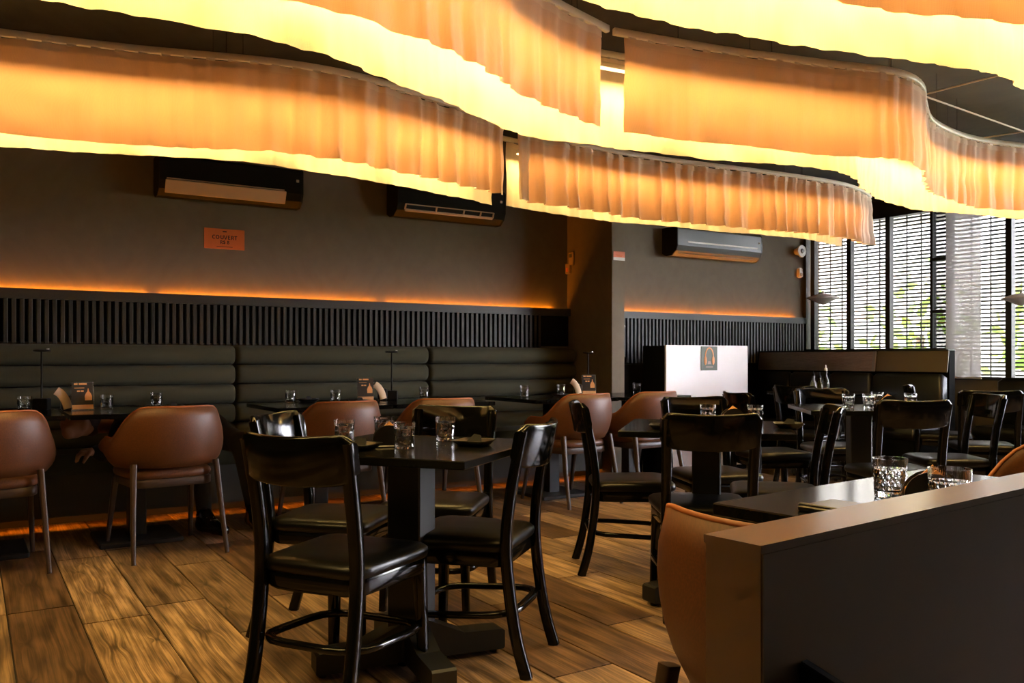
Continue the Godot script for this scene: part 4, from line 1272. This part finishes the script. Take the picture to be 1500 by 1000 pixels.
func people():
	var t := thing("person", "person in dark clothes bent over behind the left table, one hand reaching down", "person", Vector3(1.4, 0, -6.0))
	var o := -t.position
	var hips := Vector3(1.42, 0.58, -6.28)
	var chest := Vector3(1.02, 0.63, -6.2)
	var neck := Vector3(0.80, 0.66, -6.14)
	var shr := Vector3(0.84, 0.62, -6.0)
	var shl := Vector3(0.86, 0.66, -6.33)
	var elr := Vector3(0.72, 0.50, -5.93)
	var wrr := Vector3(0.66, 0.515, -5.9)
	var ell := Vector3(0.95, 0.56, -6.3)
	var kr := Vector3(1.28, 0.52, -5.86)
	var kl := Vector3(1.56, 0.52, -5.88)
	var ar := Vector3(1.255, 0.1, -5.6)
	var al := Vector3(1.57, 0.1, -5.62)
	var st := S()
	var b := [[hips, Vector3(1.22, 0.61, -6.24), 0.15, 0.14], [Vector3(1.22, 0.61, -6.24), chest, 0.14, 0.145], [chest, Vector3(0.88, 0.65, -6.17), 0.145, 0.1], [shr, elr, 0.062, 0.048], [elr, wrr, 0.046, 0.036], [shl, ell, 0.06, 0.048], [ell, Vector3(0.9, 0.5, -6.1), 0.046, 0.034],
		[hips + Vector3(-0.06, -0.03, 0.03), kr, 0.1, 0.068], [hips + Vector3(0.09, -0.03, 0.03), kl, 0.1, 0.068], [kr, ar, 0.066, 0.045], [kl, al, 0.066, 0.045], [shr, shl, 0.07, 0.07]]
	for e in b: e[0] += o; e[1] += o
	capsules(st, b, 0.016, 0.05)
	obj("body", st, M.dark_cloth, t)
	# head and reaching hand
	st = S()
	var hc := Vector3(0.585, 0.672, -6.09)
	var hb := [[neck, hc + Vector3(0.06, -0.01, -0.01), 0.052, 0.05], [hc + Vector3(0.03, 0.015, -0.012), hc + Vector3(-0.02, 0.01, 0.008), 0.088, 0.082], [hc + Vector3(-0.03, -0.03, 0.03), hc + Vector3(-0.055, -0.045, 0.05), 0.055, 0.04], [hc + Vector3(-0.055, -0.012, 0.07), hc + Vector3(-0.075, -0.02, 0.082), 0.013, 0.012], [hc + Vector3(0.03, -0.01, 0.075), hc + Vector3(0.035, 0.02, 0.082), 0.016, 0.014]]
	for e in hb: e[0] += o; e[1] += o
	capsules(st, hb, 0.008, 0.025)
	obj("head", st, M.skin, t)
	st = S()
	var hr := [[hc + Vector3(0.045, 0.03, -0.02), hc + Vector3(0.0, 0.035, -0.005), 0.093, 0.085], [hc + Vector3(0.07, -0.01, -0.03), hc + Vector3(0.08, -0.03, -0.02), 0.07, 0.05]]
	for e in hr: e[0] += o; e[1] += o
	capsules(st, hr, 0.012, 0.03)
	obj("hair", st, M.hair, t)
	st = S()
	var pm := Vector3(0.625, 0.515, -5.885)
	var hand := [[wrr, pm + Vector3(0.012, 0, 0), 0.026, 0.026], [pm + Vector3(0.0, 0.004, -0.02), pm + Vector3(-0.03, 0.0, -0.02), 0.02, 0.017], [pm + Vector3(0.0, 0.0, 0.018), pm + Vector3(-0.03, -0.004, 0.02), 0.02, 0.016]]
	for i in 4:
		var zz := -0.036 + 0.024 * i
		var kn := pm + Vector3(-0.036, -0.002, zz)
		var ln: float = [0.8, 0.95, 1.0, 0.85][i]
		var m1 := kn + Vector3(-0.026, -0.024, 0.002) * ln
		var m2 := m1 + Vector3(-0.008, -0.03, 0.0) * ln
		hand.append([pm + Vector3(-0.02, 0, zz * 0.9), kn, 0.011, 0.0098])
		hand.append([kn, m1, 0.0098, 0.0088])
		hand.append([m1, m2, 0.0088, 0.0072])
	hand.append([pm + Vector3(0.0, -0.006, 0.03), pm + Vector3(-0.02, -0.03, 0.052), 0.013, 0.0105])
	hand.append([pm + Vector3(-0.02, -0.03, 0.052), pm + Vector3(-0.032, -0.055, 0.052), 0.0105, 0.0085])
	for e in hand: e[0] += o; e[1] += o
	capsules(st, hand, 0.0035, 0.006)
	obj("hand", st, M.skin, t)
	for a in [[ar, 0.05], [al, -0.05]]:
		st = S()
		var heel: Vector3 = a[0] + Vector3(0, -0.055, -0.03) + o
		var toe: Vector3 = a[0] + Vector3(a[1] + 0.02, -0.065, 0.2) + o
		capsules(st, [[a[0] + o, heel, 0.05, 0.045], [heel, toe, 0.045, 0.036], [a[0] + o + Vector3(0, 0.01, 0.02), heel.lerp(toe, 0.6), 0.045, 0.034]], 0.01, 0.02)
		var sh := obj("shoe", st, M.shoe_black, t)
		st = S()
		for k in 3:
			var p: Vector3 = (a[0] + o + Vector3(0, 0.012, 0.06)).lerp(heel.lerp(toe, 0.62) + Vector3(0, 0.038, 0), k / 2.5)
			rod(st, p + Vector3(-0.022, 0.004, 0), p + Vector3(0.022, 0.004, 0.004), 0.003, -1, 6)
		obj("laces", st, M.grey_plastic, sh)

# ---------------------------------------------------------------- things on the tables
func tumbler_mesh(hero: bool) -> ArrayMesh:
	var st := S()
	var n := 64 if hero else 32
	var rows := 20 if hero else 12
	var H := 0.098
	var R := 0.041
	var rings := []
	rings.append(circle(Vector3(0, 0, 0), Vector3.RIGHT, Vector3.BACK, R * 0.8, n))
	for j in rows + 1:
		var v := float(j) / rows
		var rr := PackedVector3Array()
		for k in n:
			var an := TAU * k / n
			var cut := 0.0
			if v > 0.1 and v < (0.72 if hero else 0.82):
				if hero and v < 0.3: cut = 0.0016 * absf(sin(an * 16))
				else:
					var q := 16.0 if hero else 6.0
					cut = 0.0036 * maxf(absf(sin(an * q / 2 + v * q * 0.9)), absf(sin(an * q / 2 - v * q * 0.9))) - 0.0012
			var r := R * lerpf(0.9, 1.0, v) - cut
			if j == 0: r = R * 0.86
			rr.append(Vector3(r * cos(an), 0.002 + (H - 0.002) * v, r * sin(an)))
		rings.append(rr)
	for p in [[R - 0.0026, H], [R * 0.93, H * 0.5], [R * 0.86, 0.022], [R * 0.75, 0.016], [0.004, 0.0145]]:
		rings.append(circle(Vector3(0, p[1], 0), Vector3.RIGHT, Vector3.BACK, p[0], n))
	loft(st, rings, true, false)
	st.index()
	st.generate_normals()
	return st.commit()

func tableware():
	var small := tumbler_mesh(false)
	var hero := tumbler_mesh(true)
	var y := TAB
	var yaw := atan(795.0 / 1250.0)
	var R := Vector3(cos(yaw), 0, sin(yaw))
	var F := Vector3(sin(yaw), 0, -cos(yaw))
	var g := [
		[1.275, -2.70, "cut-glass tumbler glowing warm before the napkin holder on the centre table"],
		[1.52, -2.86, "cut-glass tumbler at the right on the centre table, beside the black dish"],
		[1.335, -3.01, "cut-glass tumbler at the back of the centre table, left of the napkin holder"],
		[1.145, -2.93, "cut-glass tumbler half hidden behind the nearest chair back"],
		[0.27, -5.72, "cut-glass tumbler on the table at the left edge"],
		[0.70, -5.66, "cut-glass tumbler right beside the left menu card"],
		[1.02, -5.88, "cut-glass tumbler at the right end of the left banquette tables"],
		[1.88, -5.82, "cut-glass tumbler above the chair back that mirrors the window"],
		[2.17, -5.72, "cut-glass tumbler left of the middle menu card"],
		[2.93, -5.86, "cut-glass tumbler alone at the right end of the middle banquette tables"],
		[3.78, -5.76, "cut-glass tumbler left on the banquette table before the wing wall"],
		[4.22, -5.86, "cut-glass tumbler beside the right menu card"],
		[5.02, -5.82, "cut-glass tumbler in front of the wing wall's pale end"],
		[2.98, -2.94, "cut-glass tumbler left of the orange napkin on the right-hand table"],
		[3.15, -2.80, "cut-glass tumbler right of the orange napkin on the right-hand table"],
		[4.62, -3.36, "cut-glass tumbler left of the round napkin holder on the booth-side table"],
		[4.74, -3.30, "second cut-glass tumbler touching the round napkin holder on the booth-side table"],
		[5.0, -3.42, "dark tumbler behind the napkin holder on the booth-side table"],
		[5.02, -3.2, "tumbler at the far right of the booth-side table"]]
	for a in g:
		var o := meshed("tumbler", small, M.glass)
		o.position = Vector3(a[0], y + 0.0005, a[1])
		o.scale = Vector3.ONE * 0.93
		tag(o, a[2], "glass", "cut-glass tumblers")
	var h1 := R * 0.855 + F * 1.93
	var h2 := R * 0.867 + F * 1.69
	for a in [[h1, "large diamond-cut tumbler standing on the partition table"], [h2, "tumbler half hidden by the partition beside the napkin holder"]]:
		var o := meshed("tumbler", hero, M.glass)
		o.position = a[0] + Vector3(0, y + 0.0005, 0)
		o.scale = Vector3.ONE * (0.9 if a[0] == h1 else 0.98)
		tag(o, a[1], "glass", "cut-glass tumblers")
	# round napkin holders with folded napkins
	napkin_holder(Vector3(1.255, y, -2.79), 20, "round black napkin holder between the tumblers on the centre table")
	napkin_holder(Vector3(3.03, y, -2.83), 30, "black napkin holder with an orange napkin point on the right-hand table")
	napkin_holder(Vector3(4.86, y, -3.25), 30, "round napkin holder on the booth-side table")
	var hp := R * 0.88 + F * 1.79
	napkin_holder(Vector3(hp.x, y, hp.z), 50, "round black napkin holder behind the partition, with a folded orange napkin")
	napkin_holder(Vector3(7.5, y, -3.42), 30, "napkin holder on the window table at the right edge")
	# menu cards, napkin stands, table lamps and sauce boxes along the banquette
	for a in [[0.575, -5.70, -4.0, "left"], [2.43, -5.80, 10.0, "middle"], [4.47, -5.80, 24.0, "right"]]:
		menu_card(Vector3(a[0], y, a[1]), a[2], "clear stand with a dark menu card printed in orange on the %s banquette tables" % a[3])
		folded_napkin(Vector3(a[0] + (-0.105 if a[3] != "middle" else 0.13), y, a[1] - 0.06), a[2], "pale folded napkin in a dark holder beside the %s menu card" % a[3])
	for a in [[0.37, -5.9, "left"], [2.68, -5.9, "middle"], [4.52, -5.88, "right"]]:
		table_lamp(Vector3(a[0], y, a[1]), "slim black T-shaped table lamp on the %s banquette tables" % a[2])
	table_lamp(Vector3(5.2, 1.04, -6.45), "slim black T-shaped lamp on the dark counter, left of two")
	table_lamp(Vector3(5.32, 1.04, -6.4), "slim black T-shaped lamp on the dark counter, right of two")
	# dark dishes
	for a in [[1.53, -2.66, 53.0, "square black dish at the right of the centre table"], [1.13, -2.76, 53.0, "square black dish behind the nearest chair on the centre table"], [1.06, -5.56, 0.0, "square black dish at the right end of the left banquette tables"], [2.05, -5.95, 0.0, "square black dish far back on the middle banquette tables"], [2.3, -5.6, 0.0, "square black dish before the middle menu card"], [2.6, -2.83, 46.0, "square black dish at the left corner of the right-hand table"], [3.12, -2.58, 46.0, "square black dish at the right corner of the right-hand table"], [4.05, -5.62, 0.0, "square black dish on the banquette table left of the wing wall"]]:
		dish(Vector3(a[0], y, a[1]), a[2], a[3])
	cutlery_board(R * 0.70 + F * 1.72 + Vector3(0, y, 0), rad_to_deg(yaw) + 52, "thin black tray on the partition table before the large tumbler")
	# oil bottles
	var bt := [[6.55, -5.0, 0.2, "tall oil bottle with a pump spout on the booth table"], [6.48, -5.08, 0.15, "short dark-capped sauce bottle left on the booth table"], [6.62, -5.12, 0.13, "small golden oil bottle right on the booth table"]]
	for a in bt:
		var t := thing("oil_bottle", a[3], "bottle", Vector3(a[0], y, a[1]), 0, "bottles on the booth table")
		var st := S(); var H: float = a[2]
		lathe(st, [Vector2(0.026, 0), Vector2(0.03, 0.005), Vector2(0.03, H * 0.55), Vector2(0.012, H * 0.78), Vector2(0.012, H)], 18); obj("flask", st, M.oil_glass if H < 0.14 else M.glass, t)
		st = S(); lathe(st, [Vector2(0.014, H), Vector2(0.014, H + 0.02), Vector2(0.005, H + 0.024), Vector2(0.004, H + 0.05)], 12); obj("spout", st, M.white_plastic if H > 0.18 else M.black_plastic, t)

func napkin_holder(at: Vector3, az: float, label: String):
	var t := thing("napkin_holder", label, "napkin holder", at, az, "round napkin holders")
	for z in [-0.02, 0.016]:
		var st := S()
		var poly := [Vector2(-0.05, 0), Vector2(0.05, 0)]
		for k in 13:
			var an := PI * k / 12.0
			poly.append(Vector2(0.055 * cos(an), 0.022 + 0.052 * sin(an)))
		extrude(st, poly, 0.004, Transform3D(Basis.IDENTITY, Vector3(0, 0.004, z)))
		obj("side_plate", st, M.ceramic_black, t)
	var st := S(); box(st, Vector3(0, 0.003, 0), Vector3(0.1, 0.006, 0.05), 0.002); obj("base", st, M.ceramic_black, t)
	for k in 3:
		st = S()
		extrude(st, [Vector2(-0.052, 0.008), Vector2(0.052, 0.008), Vector2(0.05, 0.035), Vector2(0.004 + k * 0.006, 0.09 - k * 0.005), Vector2(-0.05, 0.04)], 0.006, Transform3D(Basis.IDENTITY, Vector3(0, 0, -0.013 + k * 0.009)))
		obj("napkin", st, M.napkin, t)

func folded_napkin(at: Vector3, az: float, label: String):
	var t := thing("napkin_stand", label, "napkin holder", at, az, "napkin stands of the banquette tables")
	var st := S(); box(st, Vector3(0.03, 0.045, -0.02), Vector3(0.07, 0.09, 0.05), 0.01); obj("holder", st, M.ceramic_black, t)
	st = S()
	sweep(st, spline([Vector3(0.03, 0.012, 0.012), Vector3(0.015, 0.06, 0.016), Vector3(-0.01, 0.1, 0.018), Vector3(-0.035, 0.12, 0.015)], 4), 0.012, 0.05, 0.002, Vector3.BACK, false, 1)
	obj("napkin", st, M.napkin_pale, t)

func menu_card(at: Vector3, az: float, label: String):
	var t := thing("menu_card", label, "menu", at, az, "menu cards")
	var W := 0.115
	var H := 0.165
	var lean := Basis(Vector3.RIGHT, deg_to_rad(-8))
	var st := S(); box(st, lean * Vector3(0, H / 2, 0) + Vector3(0, 0.004, 0), Vector3(W + 0.012, H + 0.006, 0.006), 0.001, lean); obj("stand_face", st, M.acrylic, t)
	st = S(); box(st, Vector3(0, 0.003, -0.04), Vector3(W + 0.012, 0.005, 0.09), 0.001); obj("stand_foot", st, M.acrylic, t)
	var p := Node3D.new(); p.name = "printed_card"; t.add_child(p, true); p.basis = lean; p.position = Vector3(0, 0.004, 0.0035)
	st = S(); slab(st, Vector3(-W / 2, 0.03, 0), Vector3(W / 2, H, 0.001)); obj("card", st, M.card_black, p)
	st = S(); slab(st, Vector3(-W / 2, 0.004, 0), Vector3(W / 2, 0.03, 0.001)); obj("foot_band", st, M.napkin, p)
	st = S()
	for k in 2: slab(st, Vector3(-0.046 + 0.026 * k, 0.15, 0.001), Vector3(-0.026 + 0.05 * k, 0.16, 0.0014))
	for k in 2: slab(st, Vector3(-0.03 + 0.02 * k, 0.108, 0.001), Vector3(-0.014 + 0.02 * k, 0.117, 0.0014))
	slab(st, Vector3(-0.045, 0.13, 0.001), Vector3(0.01, 0.133, 0.0014))
	obj("printed_lines", st, M.card_ink, p)
	st = S()
	var bell := [Vector2(-0.018, 0.056), Vector2(0.02, 0.056), Vector2(0.021, 0.082), Vector2(0.014, 0.1), Vector2(0.006, 0.11), Vector2(0.003, 0.128), Vector2(-0.001, 0.128), Vector2(-0.004, 0.11), Vector2(-0.012, 0.1), Vector2(-0.019, 0.082)]
	extrude(st, bell, 0.0005, Transform3D(Basis.IDENTITY, Vector3(0.03, 0, 0.001)))
	obj("printed_bottle", st, M.card_ink, p)

func table_lamp(at: Vector3, label: String):
	var t := thing("table_lamp", label, "lamp", at, 20, "slim black table lamps")
	var st := S(); box(st, Vector3(0, 0.035, 0), Vector3(0.085, 0.07, 0.085), 0.006); obj("base", st, M.black_plastic, t)
	st = S(); rod(st, Vector3(0, 0.07, 0), Vector3(0, 0.355, 0), 0.0055, -1, 10); obj("pole", st, M.black_plastic, t)
	st = S(); lathe(st, [Vector2(0.004, 0.352), Vector2(0.046, 0.354), Vector2(0.048, 0.36), Vector2(0.046, 0.366), Vector2(0.004, 0.368)], 20); obj("head", st, M.black_plastic, t)
	st = S(); rod(st, Vector3(0.035, 0.366, 0.0), Vector3(0.035, 0.372, 0.0), 0.008, -1, 10); obj("switch", st, M.aluminium, t)

func dish(at: Vector3, az: float, label: String):
	var t := thing("black_dish", label, "dish", at, az, "square black dishes")
	var st := S()
	var rings := []
	for a in [[0.0, 0.085], [0.003, 0.095], [0.02, 0.128], [0.022, 0.128], [0.021, 0.122], [0.008, 0.095], [0.006, 0.05]]:
		rings.append(ring(Vector3(0, a[0], 0), Vector3.RIGHT, Vector3.BACK, a[1], a[1], 0.012, 3))
	loft(st, rings)
	obj("plate", st, M.ceramic_black, t)
	st = S(); extrude(st, [Vector2(-0.03, 0), Vector2(0.03, 0), Vector2(0.022, 0.03), Vector2(-0.004, 0.034)], 0.008, Transform3D(Basis(Vector3.RIGHT, deg_to_rad(-30)), Vector3(0, 0.008, 0.0)))
	obj("folded_cloth", st, M.dark_cloth, t)

func cutlery_board(at: Vector3, az: float, label: String):
	var t := thing("tray", label, "tray", at, az)
	var st := S(); box(st, Vector3(0, 0.006, 0), Vector3(0.2, 0.012, 0.13), 0.003); obj("board", st, M.ceramic_black, t)
	st = S(); box(st, Vector3(0, 0.014, 0.055), Vector3(0.2, 0.006, 0.012), 0.002); obj("rim", st, M.ceramic_black, t)
